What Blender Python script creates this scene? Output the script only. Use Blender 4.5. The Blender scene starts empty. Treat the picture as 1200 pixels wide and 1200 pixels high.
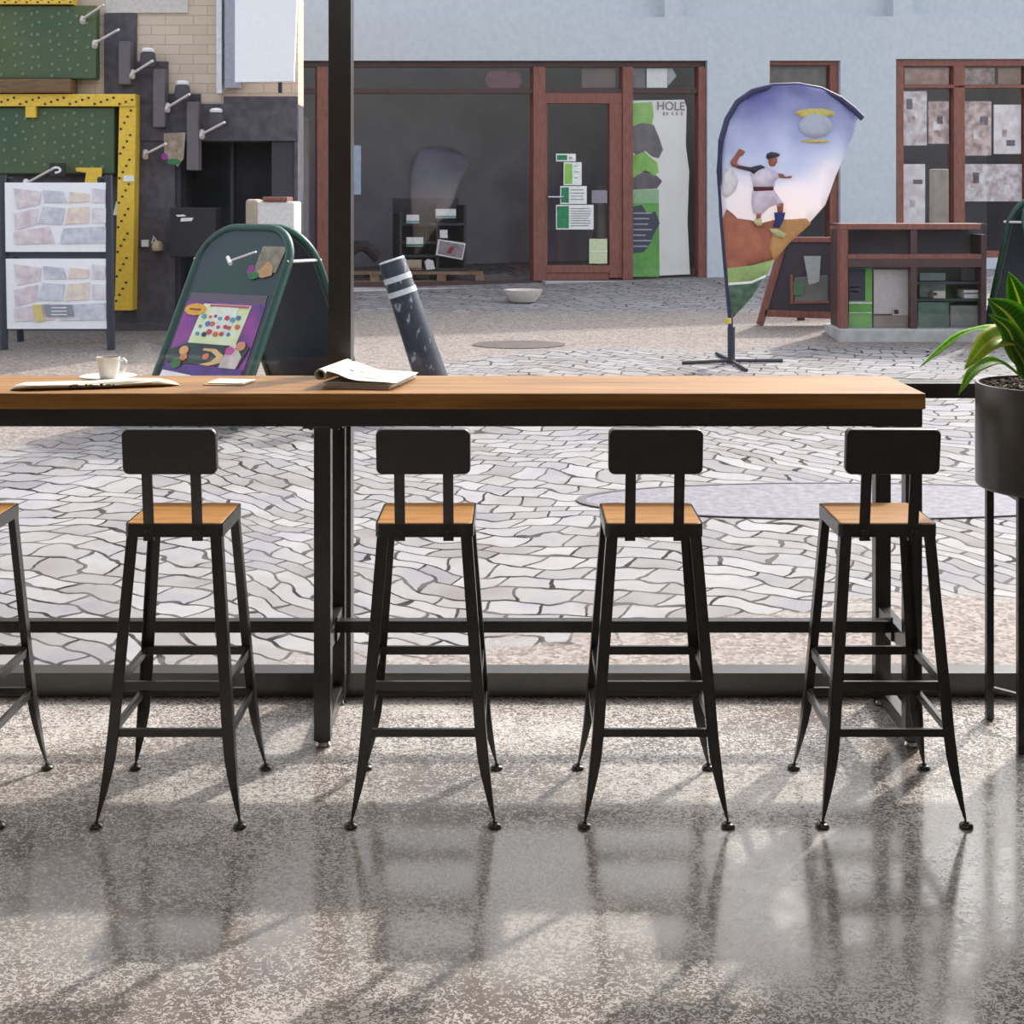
import bpy, bmesh, math, random
from mathutils import Vector, Matrix
random.seed(7)
SC = bpy.context.scene
COL = SC.collection
PI = math.pi
R = math.radians

# ---------------------------------------------------------------- camera
cam_d = bpy.data.cameras.new('camera')
cam = bpy.data.objects.new('camera', cam_d); COL.objects.link(cam)
cam.location = (0, 0, 1.6); cam.rotation_euler = (PI/2, 0, 0)
FPX, VX, VY = 1635.0, 605.0, 237.0
cam_d.sensor_width = 36; cam_d.lens = 36*FPX/1200
cam_d.shift_x = -5/1200; cam_d.shift_y = -363/1200
cam_d.clip_start = .05; cam_d.clip_end = 300
SC.camera = cam

# ---------------------------------------------------------------- light
SUN_AZ, SUN_EL = 38.0, 41.0
w = bpy.data.worlds.new('world'); SC.world = w; w.use_nodes = True
nt = w.node_tree; nt.nodes.clear()
sky = nt.nodes.new('ShaderNodeTexSky'); sky.sky_type = 'NISHITA'; sky.sun_disc = False
sky.sun_elevation = R(SUN_EL); sky.sun_rotation = R(SUN_AZ); sky.dust_density = 4.0; sky.air_density = 1.0
hs = nt.nodes.new('ShaderNodeHueSaturation'); hs.inputs['Saturation'].default_value = .35
bg = nt.nodes.new('ShaderNodeBackground'); bg.inputs['Strength'].default_value = 0.47
wo = nt.nodes.new('ShaderNodeOutputWorld')
nt.links.new(sky.outputs[0], hs.inputs['Color']); nt.links.new(hs.outputs[0], bg.inputs[0]); nt.links.new(bg.outputs[0], wo.inputs[0])
sd = bpy.data.lights.new('sun', 'SUN'); sd.energy = 3.9; sd.angle = R(1.1); sd.color = (1, .94, .85)
sun = bpy.data.objects.new('sun', sd); COL.objects.link(sun); sun.location = (6, 8, 9)
dvec = -Vector((math.sin(R(SUN_AZ))*math.cos(R(SUN_EL)), math.cos(R(SUN_AZ))*math.cos(R(SUN_EL)), math.sin(R(SUN_EL))))
sun.rotation_euler = dvec.to_track_quat('-Z', 'Y').to_euler()
ad = bpy.data.lights.new('cafe_fill_light', 'AREA'); ad.shape = 'RECTANGLE'; ad.size = 4.5; ad.size_y = 1.2; ad.energy = 26; ad.color = (1, .96, .92)  # added fill lamp without a fixture, below the ceiling, lifts the room's shade
al = bpy.data.objects.new('cafe_fill_light', ad); COL.objects.link(al); al.location = (0, .6, 3.12)
vs = SC.view_settings
vs.view_transform = 'Standard'; vs.look = 'None'; vs.gamma = 1; vs.exposure = 0.0; vs.use_curve_mapping = False
SC.cycles.max_bounces = 10; SC.cycles.transparent_max_bounces = 16
SC.cycles.caustics_reflective = False; SC.cycles.caustics_refractive = False

# ---------------------------------------------------------------- helpers
def s2l(c):
    return tuple(((v/255)/12.92 if v/255 <= .04045 else ((v/255+.055)/1.055)**2.4) for v in c) + (1,)

MATS = {}
def mat(name, c, rough=.6, metal=0, noise=None, bump=0, spec=.5, nscale=30, stretch=None, c2=None, trans=0):
    """c, c2 are sRGB 0-255; noise mixes c2 in"""
    if name in MATS: return MATS[name]
    m = bpy.data.materials.new(name); m.use_nodes = True; MATS[name] = m
    n = m.node_tree; b = n.nodes['Principled BSDF']
    b.inputs['Roughness'].default_value = rough; b.inputs['Metallic'].default_value = metal
    b.inputs['Specular IOR Level'].default_value = spec
    b.inputs['Base Color'].default_value = s2l(c)
    tc = n.nodes.new('ShaderNodeTexCoord'); mp = n.nodes.new('ShaderNodeMapping')
    n.links.new(tc.outputs['Object'], mp.inputs[0])
    if stretch: mp.inputs['Scale'].default_value = stretch
    nz = n.nodes.new('ShaderNodeTexNoise'); nz.inputs['Scale'].default_value = nscale; nz.inputs['Detail'].default_value = 6
    n.links.new(mp.outputs[0], nz.inputs['Vector'])
    if c2 is None: c2 = tuple(min(255, v*.93) for v in c)
    mx = n.nodes.new('ShaderNodeMix'); mx.data_type = 'RGBA'
    mx.inputs[6].default_value = s2l(c); mx.inputs[7].default_value = s2l(c2)
    rp = n.nodes.new('ShaderNodeMapRange'); rp.inputs[1].default_value = .35; rp.inputs[2].default_value = .65
    n.links.new(nz.outputs['Fac'], rp.inputs[0]); n.links.new(rp.outputs[0], mx.inputs[0])
    n.links.new(mx.outputs[2], b.inputs['Base Color'])
    if bump:
        bp = n.nodes.new('ShaderNodeBump'); bp.inputs['Strength'].default_value = bump; bp.inputs['Distance'].default_value = .004
        n.links.new(nz.outputs['Fac'], bp.inputs['Height']); n.links.new(bp.outputs[0], b.inputs['Normal'])
    return m

def tag(o, label=None, cat=None, group=None, kind=None):
    if label: o['label'] = label
    if cat: o['category'] = cat
    if group: o['group'] = group
    if kind: o['kind'] = kind
    return o

def empty(name, loc=(0,0,0), rz=0, label=None, cat=None, group=None):
    o = bpy.data.objects.new(name, None); COL.objects.link(o); o.location = loc; o.rotation_euler = (0,0,rz)
    o.empty_display_size = .05
    return tag(o, label, cat, group)

class MB:
    def __init__(s): s.v = []; s.f = []
    def add(s, vs, fs):
        n = len(s.v); s.v += [Vector(v) for v in vs]; s.f += [tuple(i+n for i in f) for f in fs]; return s
    def box(s, x0, x1, y0, y1, z0, z1, M=None):
        vs = [Vector((x, y, z)) for x in (x0, x1) for y in (y0, y1) for z in (z0, z1)]
        if M is not None: vs = [M @ v for v in vs]
        return s.add(vs, [(0,1,3,2),(4,6,7,5),(0,4,5,1),(2,3,7,6),(0,2,6,4),(1,5,7,3)])
    def loft(s, rings, closed=True, cap=True):
        n = len(rings[0]); vs = [v for r in rings for v in r]; fs = []
        for i in range(len(rings)-1):
            for j in range(n if closed else n-1):
                k = (j+1) % n
                fs.append((i*n+j, i*n+k, (i+1)*n+k, (i+1)*n+j))
        if cap and closed:
            fs.append(tuple(reversed(range(n)))); fs.append(tuple((len(rings)-1)*n+j for j in range(n)))
        return s.add(vs, fs)
    def prism(s, pts, off):
        """pts 3D polygon, off = extrusion vector"""
        off = Vector(off); pts = [Vector(p) for p in pts]
        return s.loft([pts, [p+off for p in pts]])
    def tube(s, path, r, n=8, flat=None):
        path = [Vector(p) for p in path]; rings = []
        rs = r if isinstance(r, (list, tuple)) else [r]*len(path)
        up = Vector((0,0,1))
        for i, p in enumerate(path):
            t = (path[min(i+1, len(path)-1)]-path[max(i-1, 0)]).normalized()
            a = t.cross(up)
            if a.length < .05: a = t.cross(Vector((0,1,0)))
            a.normalize(); b = a.cross(t).normalized()
            rings.append([p+(a*math.cos(2*PI*k/n)+b*math.sin(2*PI*k/n))*rs[i] for k in range(n)])
        return s.loft(rings)
    def lathe(s, prof, c=(0,0,0), n=24, cap=True):
        c = Vector(c)
        rings = [[c+Vector((r*math.cos(2*PI*k/n), r*math.sin(2*PI*k/n), z)) for k in range(n)] for r, z in prof]
        return s.loft(rings, cap=cap)
    def build(s, name, m, parent=None, bevel=0, seg=2, smooth=False, kind=None, label=None, cat=None, group=None, solid=0):
        me = bpy.data.meshes.new(name); me.from_pydata(s.v, [], s.f)
        bm = bmesh.new(); bm.from_mesh(me); bmesh.ops.recalc_face_normals(bm, faces=bm.faces[:]); bm.to_mesh(me); bm.free()
        me.materials.append(m)
        o = bpy.data.objects.new(name, me); COL.objects.link(o)
        if parent is not None: o.parent = parent
        if smooth:
            for p in me.polygons: p.use_smooth = True
            try: me.set_sharp_from_angle(angle=R(40))
            except Exception: pass
        if solid:
            md = o.modifiers.new('Solidify', 'SOLIDIFY'); md.thickness = solid; md.offset = 0
        if bevel:
            md = o.modifiers.new('Bevel', 'BEVEL'); md.width = bevel; md.segments = seg; md.limit_method = 'ANGLE'; md.angle_limit = R(40)
        return tag(o, label, cat, group, kind)

def dup(o, parent=None):
    c = o.copy(); COL.objects.link(c); c.parent = parent
    for ch in [x for x in SC.objects if x.parent is o]: dup(ch, c)
    return c

def px(x, y, Y):
    return Vector(((x-VX)/FPX*Y, Y, 1.6-(y-VY)/FPX*Y))

def rrect(x0, x1, z0, z1, r, n=6):
    pts = []
    for cx, cz, a0 in ((x1-r, z1-r, 0), (x0+r, z1-r, 90), (x0+r, z0+r, 180), (x1-r, z0+r, 270)):
        for k in range(n+1):
            a = R(a0+90*k/n); pts.append((cx+r*math.cos(a), cz+r*math.sin(a)))
    return pts

# the street climbs gently away from the cafe window
SLOPE = .0508
def gz(y): return max(0, SLOPE*(y-4.6))-.002

# ---------------------------------------------------------------- materials
BLACK = mat('black_powder_coated_steel', (45,43,41), .24, 0, spec=.7, c2=(41,39,37), nscale=60)
FRAME = mat('dark_window_frame', (46,43,40), .28, 0, spec=1.0, c2=(38,35,33))
CHROME = mat('chrome', (215,210,205), .18, 1)

def wood_mat(name, ca, cb, cc, rough=.4, axis='x', scale=1.0):
    m = bpy.data.materials.new(name); m.use_nodes = True; n = m.node_tree; b = n.nodes['Principled BSDF']
    tc = n.nodes.new('ShaderNodeTexCoord'); mp = n.nodes.new('ShaderNodeMapping')
    mp.inputs['Scale'].default_value = (.9*scale, 14*scale, 22*scale) if axis == 'x' else (14*scale, .9*scale, 22*scale)
    n.links.new(tc.outputs['Object'], mp.inputs[0])
    nz = n.nodes.new('ShaderNodeTexNoise'); nz.inputs['Scale'].default_value = 2.2; nz.inputs['Detail'].default_value = 8; nz.inputs['Distortion'].default_value = .6
    n2 = n.nodes.new('ShaderNodeTexNoise'); n2.inputs['Scale'].default_value = 9; n2.inputs['Detail'].default_value = 10
    n.links.new(mp.outputs[0], nz.inputs[0]); n.links.new(mp.outputs[0], n2.inputs[0])
    cr = n.nodes.new('ShaderNodeValToRGB'); e = cr.color_ramp.elements
    e[0].position = .3; e[0].color = s2l(ca); e[1].position = .72; e[1].color = s2l(cc)
    q = e.new(.5); q.color = s2l(cb)
    n.links.new(nz.outputs['Fac'], cr.inputs[0])
    mx = n.nodes.new('ShaderNodeMix'); mx.data_type = 'RGBA'; mx.blend_type = 'MULTIPLY'; mx.inputs[0].default_value = .35
    n.links.new(cr.outputs[0], mx.inputs[6]); n.links.new(n2.outputs['Fac'], mx.inputs[7])
    n.links.new(mx.outputs[2], b.inputs['Base Color']); b.inputs['Roughness'].default_value = rough; b.inputs['Specular IOR Level'].default_value = .28
    bp = n.nodes.new('ShaderNodeBump'); bp.inputs['Strength'].default_value = .12; bp.inputs['Distance'].default_value = .002
    n.links.new(n2.outputs['Fac'], bp.inputs['Height']); n.links.new(bp.outputs[0], b.inputs['Normal'])
    return m
WOOD_TABLE = wood_mat('oiled_wood_tabletop', (128,86,40), (158,112,58), (180,134,76), .5)
WOOD_SEAT = wood_mat('oiled_wood_seat', (146,96,46), (176,124,64), (194,144,80), .5, scale=2)

def glass_mat(name, tint=(1,1,1), refl=.0):
    m = bpy.data.materials.new(name); m.use_nodes = True; n = m.node_tree; n.nodes.clear()
    t = n.nodes.new('ShaderNodeBsdfTransparent'); t.inputs[0].default_value = (*tint, 1)
    g = n.nodes.new('ShaderNodeBsdfGlossy'); g.inputs['Roughness'].default_value = .02
    f = n.nodes.new('ShaderNodeFresnel'); f.inputs[0].default_value = 1.45
    ad_ = n.nodes.new('ShaderNodeMath'); ad_.operation = 'ADD'; ad_.inputs[1].default_value = refl; ad_.use_clamp = True
    mx = n.nodes.new('ShaderNodeMixShader'); o = n.nodes.new('ShaderNodeOutputMaterial')
    gm = n.nodes.new('ShaderNodeNewGeometry'); iv = n.nodes.new('ShaderNodeMath'); iv.operation = 'SUBTRACT'; iv.inputs[0].default_value = 1; n.links.new(gm.outputs['Backfacing'], iv.inputs[1])
    ml = n.nodes.new('ShaderNodeMath'); ml.operation = 'MULTIPLY'; n.links.new(ad_.outputs[0], ml.inputs[0]); n.links.new(iv.outputs[0], ml.inputs[1])
    n.links.new(f.outputs[0], ad_.inputs[0]); n.links.new(ml.outputs[0], mx.inputs[0])
    n.links.new(t.outputs[0], mx.inputs[1]); n.links.new(g.outputs[0], mx.inputs[2]); n.links.new(mx.outputs[0], o.inputs[0])
    return m
GLASS = glass_mat('clear_glass', (.98,.985,.98))
GLASS_SHOP = glass_mat('shop_glass', (.97,.97,.98), .03)

def floor_mat():
    m = bpy.data.materials.new('polished_flecked_concrete'); m.use_nodes = True; n = m.node_tree; L = n.links; b = n.nodes['Principled BSDF']
    tc = n.nodes.new('ShaderNodeTexCoord')
    big = n.nodes.new('ShaderNodeTexNoise'); big.inputs['Scale'].default_value = 1.5; big.inputs['Detail'].default_value = 9; big.inputs['Roughness'].default_value = .68
    L.new(tc.outputs['Object'], big.inputs[0])
    fine = n.nodes.new('ShaderNodeTexVoronoi'); fine.inputs['Scale'].default_value = 205
    wn = n.nodes.new('ShaderNodeTexNoise'); wn.inputs['Scale'].default_value = 55; wn.inputs['Detail'].default_value = 2
    mixv = n.nodes.new('ShaderNodeMix'); mixv.data_type = 'RGBA'; mixv.blend_type = 'LINEAR_LIGHT'; mixv.inputs[0].default_value = .02
    mp = n.nodes.new('ShaderNodeMapping'); L.new(tc.outputs['Object'], mp.inputs[0]); mp.inputs['Scale'].default_value = (.8, 1.1, 1)
    L.new(tc.outputs['Object'], wn.inputs[0]); L.new(mp.outputs[0], mixv.inputs[6]); L.new(wn.outputs['Color'], mixv.inputs[7])
    L.new(mixv.outputs[2], fine.inputs[0])
    # random value per cell
    sep = n.nodes.new('ShaderNodeSeparateColor'); L.new(fine.outputs['Color'], sep.inputs[0])
    # fleck if cell value < density(big)
    dens = n.nodes.new('ShaderNodeMapRange'); dens.inputs[1].default_value = .36; dens.inputs[2].default_value = .66; dens.inputs[3].default_value = .10; dens.inputs[4].default_value = .82
    L.new(big.outputs['Fac'], dens.inputs[0])
    sub = n.nodes.new('ShaderNodeMath'); sub.operation = 'SUBTRACT'; L.new(dens.outputs[0], sub.inputs[0]); L.new(sep.outputs[0], sub.inputs[1])
    st = n.nodes.new('ShaderNodeMapRange'); st.inputs[1].default_value = -.04; st.inputs[2].default_value = .04; L.new(sub.outputs[0], st.inputs[0])
    base = n.nodes.new('ShaderNodeMix'); base.data_type = 'RGBA'; base.inputs[6].default_value = s2l((104,96,94)); base.inputs[7].default_value = s2l((130,121,115))
    mid = n.nodes.new('ShaderNodeTexNoise'); mid.inputs['Scale'].default_value = 3.7; mid.inputs['Detail'].default_value = 7; L.new(tc.outputs['Object'], mid.inputs[0])
    mr = n.nodes.new('ShaderNodeMapRange'); mr.inputs[1].default_value = .35; mr.inputs[2].default_value = .65; L.new(mid.outputs['Fac'], mr.inputs[0]); L.new(mr.outputs[0], base.inputs[0])
    mx = n.nodes.new('ShaderNodeMix'); mx.data_type = 'RGBA'; L.new(st.outputs[0], mx.inputs[0]); L.new(base.outputs[2], mx.inputs[6]); mx.inputs[7].default_value = s2l((182,177,173))
    L.new(mx.outputs[2], b.inputs['Base Color'])
    rg = n.nodes.new('ShaderNodeMapRange'); rg.inputs[3].default_value = .13; rg.inputs[4].default_value = .36; L.new(st.outputs[0], rg.inputs[0]); L.new(rg.outputs[0], b.inputs['Roughness'])
    b.inputs['Specular IOR Level'].default_value = .36
    bp = n.nodes.new('ShaderNodeBump'); bp.inputs['Strength'].default_value = .02; bp.inputs['Distance'].default_value = .001
    L.new(st.outputs[0], bp.inputs['Height']); L.new(bp.outputs[0], b.inputs['Normal'])
    return m

def cobble_mat():
    m = bpy.data.materials.new('worn_cobbles'); m.use_nodes = True; n = m.node_tree; L = n.links; b = n.nodes['Principled BSDF']
    def N(t): return n.nodes.new(t)
    def M(op, a, c=None, cl=False):
        q = N('ShaderNodeMath'); q.operation = op; q.use_clamp = cl
        for i, v in enumerate((a, c)):
            if v is None: continue
            if isinstance(v, (int, float)): q.inputs[i].default_value = v
            else: L.new(v, q.inputs[i])
        return q.outputs[0]
    tc = N('ShaderNodeTexCoord'); sp = N('ShaderNodeSeparateXYZ'); L.new(tc.outputs['Object'], sp.inputs[0])
    X, Y = sp.outputs[0], sp.outputs[1]
    wn = N('ShaderNodeTexNoise'); wn.inputs['Scale'].default_value = 1.1; wn.inputs['Detail'].default_value = 3; L.new(tc.outputs['Object'], wn.inputs[0])
    ws = N('ShaderNodeSeparateColor'); L.new(wn.outputs['Color'], ws.inputs[0])
    w2 = N('ShaderNodeTexNoise'); w2.inputs['Scale'].default_value = 6.5; w2.inputs['Detail'].default_value = 2; L.new(tc.outputs['Object'], w2.inputs[0])
    w2s = N('ShaderNodeSeparateColor'); L.new(w2.outputs['Color'], w2s.inputs[0])
    # segmental arcs: rows sag as |x| grows within 2.6 m wide fans
    ph = M('ADD', M('MULTIPLY', X, 2.1), M('MULTIPLY', Y, .35))
    arc = M('MULTIPLY', M('SINE', ph), .20)
    xx = M('ADD', M('ADD', X, M('MULTIPLY', M('SUBTRACT', ws.outputs[0], .5), .55)), M('MULTIPLY', M('SUBTRACT', w2s.outputs[0], .5), .07))
    yy = M('ADD', M('ADD', M('ADD', Y, arc), M('MULTIPLY', M('SUBTRACT', ws.outputs[1], .5), .8)), M('MULTIPLY', M('SUBTRACT', w2s.outputs[1], .5), .06))
    cb = N('ShaderNodeCombineXYZ'); th_ = R(30)
    L.new(M('SUBTRACT', M('MULTIPLY', xx, math.cos(th_)), M('MULTIPLY', yy, math.sin(th_))), cb.inputs[0])
    L.new(M('ADD', M('MULTIPLY', xx, math.sin(th_)), M('MULTIPLY', yy, math.cos(th_))), cb.inputs[1])
    br = N('ShaderNodeTexBrick'); br.offset = .5; br.inputs['Scale'].default_value = 1
    br.inputs['Brick Width'].default_value = .225; br.inputs['Row Height'].default_value = .122
    br.inputs['Mortar Size'].default_value = .0085; br.inputs['Mortar Smooth'].default_value = .2; br.inputs['Bias'].default_value = 0
    br.inputs['Color1'].default_value = s2l((158,157,159)); br.inputs['Color2'].default_value = s2l((134,131,133)); br.inputs['Mortar'].default_value = s2l((36,31,30))
    L.new(cb.outputs[0], br.inputs['Vector'])
    # per-place tint: bluish / pinkish
    tn = N('ShaderNodeTexNoise'); tn.inputs['Scale'].default_value = 3.2; tn.inputs['Detail'].default_value = 2; L.new(tc.outputs['Object'], tn.inputs[0])
    cr = N('ShaderNodeValToRGB'); e = cr.color_ramp.elements; e[0].position = .32; e[0].color = s2l((206,196,190)); e[1].position = .68; e[1].color = s2l((208,208,224)); q = e.new(.5); q.color = (.85,.85,.84,1)
    L.new(tn.outputs['Fac'], cr.inputs[0])
    mt = N('ShaderNodeMix'); mt.data_type = 'RGBA'; mt.blend_type = 'MULTIPLY'; mt.inputs[0].default_value = .55; L.new(br.outputs['Color'], mt.inputs[6]); L.new(cr.outputs[0], mt.inputs[7])
    # joints vary in visibility: some are filled with pale grit
    jn = N('ShaderNodeTexNoise'); jn.inputs['Scale'].default_value = 4.5; jn.inputs['Detail'].default_value = 3; L.new(tc.outputs['Object'], jn.inputs[0])
    jr = N('ShaderNodeMapRange'); jr.inputs[1].default_value = .42; jr.inputs[2].default_value = .60; jr.inputs[3].default_value = .4; jr.inputs[4].default_value = .0; L.new(jn.outputs['Fac'], jr.inputs[0])
    jf = N('ShaderNodeMix'); jf.data_type = 'RGBA'; jf.inputs[7].default_value = s2l((122,117,117)); L.new(M('MULTIPLY', jr.outputs[0], br.outputs['Fac']), jf.inputs[0]); L.new(mt.outputs[2], jf.inputs[6])
    # gravel (small setts)
    gv = N('ShaderNodeTexVoronoi'); gv.inputs['Scale'].default_value = 62; L.new(tc.outputs['Object'], gv.inputs[0])
    gs = N('ShaderNodeSeparateColor'); L.new(gv.outputs['Color'], gs.inputs[0])
    gc = N('ShaderNodeValToRGB'); e = gc.color_ramp.elements; e[0].color = s2l((108,99,95)); e[1].color = s2l((156,148,144)); q = e.new(.5); q.color = s2l((138,129,124))
    L.new(gs.outputs[0], gc.inputs[0])
    # masks
    near = M('SUBTRACT', M('ADD', 4.95, M('MULTIPLY', M('ADD', X, .5), .26)), Y)
    near = M('ADD', near, M('MULTIPLY', M('SUBTRACT', w2s.outputs[2], .5), .8))
    far = M('SUBTRACT', Y, M('ADD', 11.6, M('MULTIPLY', M('MINIMUM', X, 0), 1.25)))
    far = M('ADD', far, M('MULTIPLY', M('SUBTRACT', ws.outputs[2], .5), 1.5))
    far2 = M('SUBTRACT', 14.3, Y)      # cobbled apron again in front of the shop
    far = M('MINIMUM', far, far2)
    gm = M('MAXIMUM', M('MULTIPLY', near, 6, True), M('MULTIPLY', far, 3, True), True)
    mg = N('ShaderNodeMix'); mg.data_type = 'RGBA'; L.new(gm, mg.inputs[0]); L.new(jf.outputs[2], mg.inputs[6]); L.new(gc.outputs[0], mg.inputs[7])
    L.new(mg.outputs[2], b.inputs['Base Color']); b.inputs['Roughness'].default_value = .85; b.inputs['Specular IOR Level'].default_value = .15
    hgt = M('ADD', M('MULTIPLY', br.outputs['Fac'], -1.0), M('MULTIPLY', w2.outputs['Fac'], .5))
    bp = N('ShaderNodeBump'); bp.inputs['Strength'].default_value = .5; bp.inputs['Distance'].default_value = .02
    L.new(hgt, bp.inputs['Height']); L.new(bp.outputs[0], b.inputs['Normal'])
    return m

# ---------------------------------------------------------------- the cafe room
WALL = mat('warm_white_plaster', (205,200,192), .85, c2=(198,193,185), bump=.1)
MB().box(-4.6, 2.5, -2.2, 4.62, -.15, 0).build('floor', floor_mat(), kind='structure')
MB().box(-4.6, 2.5, -2.2, 4.62, 3.2, 3.35).build('ceiling', WALL, kind='structure')
MB().box(-4.75, -4.6, -2.2, 4.62, -.15, 3.35).build('wall_left', WALL, kind='structure')
MB().box(2.5, 2.65, -2.2, 4.62, -.15, 3.35).build('wall_right', WALL, kind='structure')
MB().box(-4.75, 2.65, -2.35, -2.2, -.15, 3.35).build('wall_back', WALL, kind='structure')
WR = 1.98
MB().box(WR, 2.5, 4.5, 4.62, 0, 3.2).box(-4.6, WR, 4.5, 4.62, 2.95, 3.2).build('wall_front', WALL, kind='structure')
YF0, YF1 = 4.51, 4.595
win = MB().box(-4.6, WR, YF0, YF1, .001, .078).build('window_1', FRAME, kind='structure', bevel=.002)
MB().box(-4.6, WR, YF0, YF1, .966, 1.015).build('transom_rail', FRAME, win, bevel=.002)
MB().box(-4.6, WR, YF0, YF1, 2.88, 2.95).build('head_rail', FRAME, win)
for x in (-4.6, -3.03, -.607, 1.90):
    MB().box(x, x+.072, YF0, YF1-.001, .078, .966).build('mullion', FRAME, win)
    MB().box(x, x+.072, YF0, YF1-.001, 1.015, 2.88).build('mullion', FRAME, win)
for a, b_ in ((-4.53, -3.03), (-2.958, -.607), (-.535, 1.90)):
    for z0, z1 in ((.07, .97), (1.01, 2.885)):
        MB().box(a-.005, b_+.005, 4.565, 4.573, z0, z1).build('pane', GLASS, win)

# ---------------------------------------------------------------- the street
g = MB(); ys = [4.6, 60]; 
g.add([(-30, 4.62, -.002), (30, 4.62, -.002), (30, 60, gz(60)), (-30, 60, gz(60)), (-30, 4.62, -.3), (30, 4.62, -.3), (30, 60, -.3), (-30, 60, -.3)],
      [(0,1,2,3), (4,7,6,5), (0,4,5,1), (1,5,6,2), (2,6,7,3), (3,7,4,0)])
g.build('street_ground', cobble_mat(), kind='structure')

class Pl:
    """vertical plane Y = a + b X ; pixel helpers give points on it"""
    def __init__(s, a, b): s.a, s.b = a, b; s.n = Vector((b, -1, 0)).normalized()
    def pt(s, x, y, off=0):
        u = (x-VX)/FPX; Y = s.a/(1-s.b*u); return px(x, y, Y)+s.n*off
    def quad(s, mb, p, front, back):
        mb.loft([[s.pt(x, y, front) for x, y in p], [s.pt(x, y, back) for x, y in p]]); return mb
    def rect(s, mb, x0, y0, x1, y1, front, back): return s.quad(mb, [(x0,y0),(x1,y0),(x1,y1),(x0,y1)], front, back)
def ell(cx, cy, rx, ry, n=16, rot=0):
    return [(cx+rx*math.cos(2*PI*k/n)*math.cos(rot)-ry*math.sin(2*PI*k/n)*math.sin(rot), cy+rx*math.cos(2*PI*k/n)*math.sin(rot)+ry*math.sin(2*PI*k/n)*math.cos(rot)) for k in range(n)]
def wall_cells(pl, mb, X, Y, holes, front, back):
    X = sorted(set(X+[h[0] for h in holes]+[h[2] for h in holes])); Y = sorted(set(Y+[h[1] for h in holes]+[h[3] for h in holes]))
    for i in range(len(X)-1):
        for j in range(len(Y)-1):
            cx, cy = (X[i]+X[i+1])/2, (Y[j]+Y[j+1])/2
            if any(h[0] < cx < h[2] and h[1] < cy < h[3] for h in holes): continue
            pl.rect(mb, X[i], Y[j], X[i+1], Y[j+1], front, back)

BLUE = mat('pale_blue_render', (200,207,214), .9, c2=(191,199,207), bump=.25, nscale=14)
RED = mat('red_brown_timber', (142,88,76), .55, c2=(118,72,64), nscale=9, stretch=(4,4,1), bump=.2)
DARKRED = mat('dark_timber', (84,58,58), .55, c2=(70,48,50))
INT = mat('dim_shop_interior', (168,164,172), .9, c2=(140,138,148), nscale=1.6)
PAPER = mat('white_paper', (244,244,242), .7)
GREEN = mat('green_print', (44,140,92), .6, c2=(40,120,84))
LGREEN = mat('lime_print', (128,190,84), .6, c2=(160,206,110), nscale=7)
GREYP = mat('grey_print', (98,92,100), .6, c2=(120,110,116), nscale=8)
CONC = mat('pale_concrete', (190,190,190), .85, c2=(170,168,166), bump=.3, nscale=10)
INK = mat('dark_ink', (40,38,44), .6)
NAVY = mat('navy_board', (44,58,76), .5, c2=(40,52,68))
TEAL = mat('dark_green_frame', (20,70,58), .32, c2=(18,60,52))

FA = Pl(16.825, .2867)
shop = empty('shop_building', FA.pt(600, 330), 0, 'pale blue rendered building with red-brown timber shopfront across the street', 'building')
def part(mb, name, m, parent, **k):
    o = mb.build(name, m, None, **k); o.parent = parent
    # keep world position although parent is displaced
    wm = Matrix.Identity(4)
    p = parent; chain = Matrix.Identity(4)
    while p is not None:
        chain = Matrix.LocRotScale(p.location, p.rotation_euler, p.scale) @ p.matrix_parent_inverse.inverted().inverted() @ Matrix.Identity(4) @ chain if False else chain
        p = p.parent
    o.matrix_parent_inverse = world_of(parent).inverted()
    return o
def world_of(o):
    m = Matrix.LocRotScale(o.location, o.rotation_euler, o.scale)
    if o.parent is not None: m = world_of(o.parent) @ o.matrix_parent_inverse @ m
    return m

holes = [(349, 71, 829, 337), (902, 71, 985, 300), (1050, 69, 1290, 302)]
niches = [(300, -60, 779, 20), (800, -60, 1047, 19), (1070, -60, 1290, 17)]
mb = MB(); wall_cells(FA, mb, [200, 1290], [-60, 420], holes+niches, 0, -.30)
for nch in niches: FA.rect(mb, *nch, -.16, -.30)
FA.rect(mb, 200, -180, 1290, -60, 0, -.3)
part(mb, 'facade_wall', BLUE, shop)
# interior room behind the openings
mb = MB(); FA.rect(mb, 330, 40, 1290, 350, -2.6, -2.7); FA.rect(mb, 330, 20, 1290, 40, -.3, -2.7); FA.rect(mb, 330, 338, 1290, 352, -.3, -2.7)
FA.rect(mb, 320, 30, 331, 350, -.3, -2.7); FA.rect(mb, 1290, 30, 1300, 350, -.3, -2.7)
FA.rect(mb, 870, 30, 880, 345, -.3, -2.7)
part(mb, 'interior_room', INT, shop)

# main shop window with transoms
fr = MB()
for r in ((349,71,829,78), (349,103,829,109)): FA.rect(fr, *r, -.06, -.2)
FA.quad(fr, [(349,333),(828,326),(828,332),(349,340)], -.03, -.2)
wf = part(fr, 'shopfront_frame', DARKRED, shop)
for r in ((372,78,385,337), (626,78,640,336), (731,78,743,330), (820,78,829,330), (349,78,354,338)): part(FA.rect(MB(), *r, -.03, -.2), 'post', RED, wf, bevel=.006)
for r in ((354,78,626,103), (354,109,626,336), (640,78,731,103), (743,78,820,103), (743,109,820,330)):
    part(FA.rect(MB(), *r, -.10, -.11), 'pane', GLASS_SHOP, wf)
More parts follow.
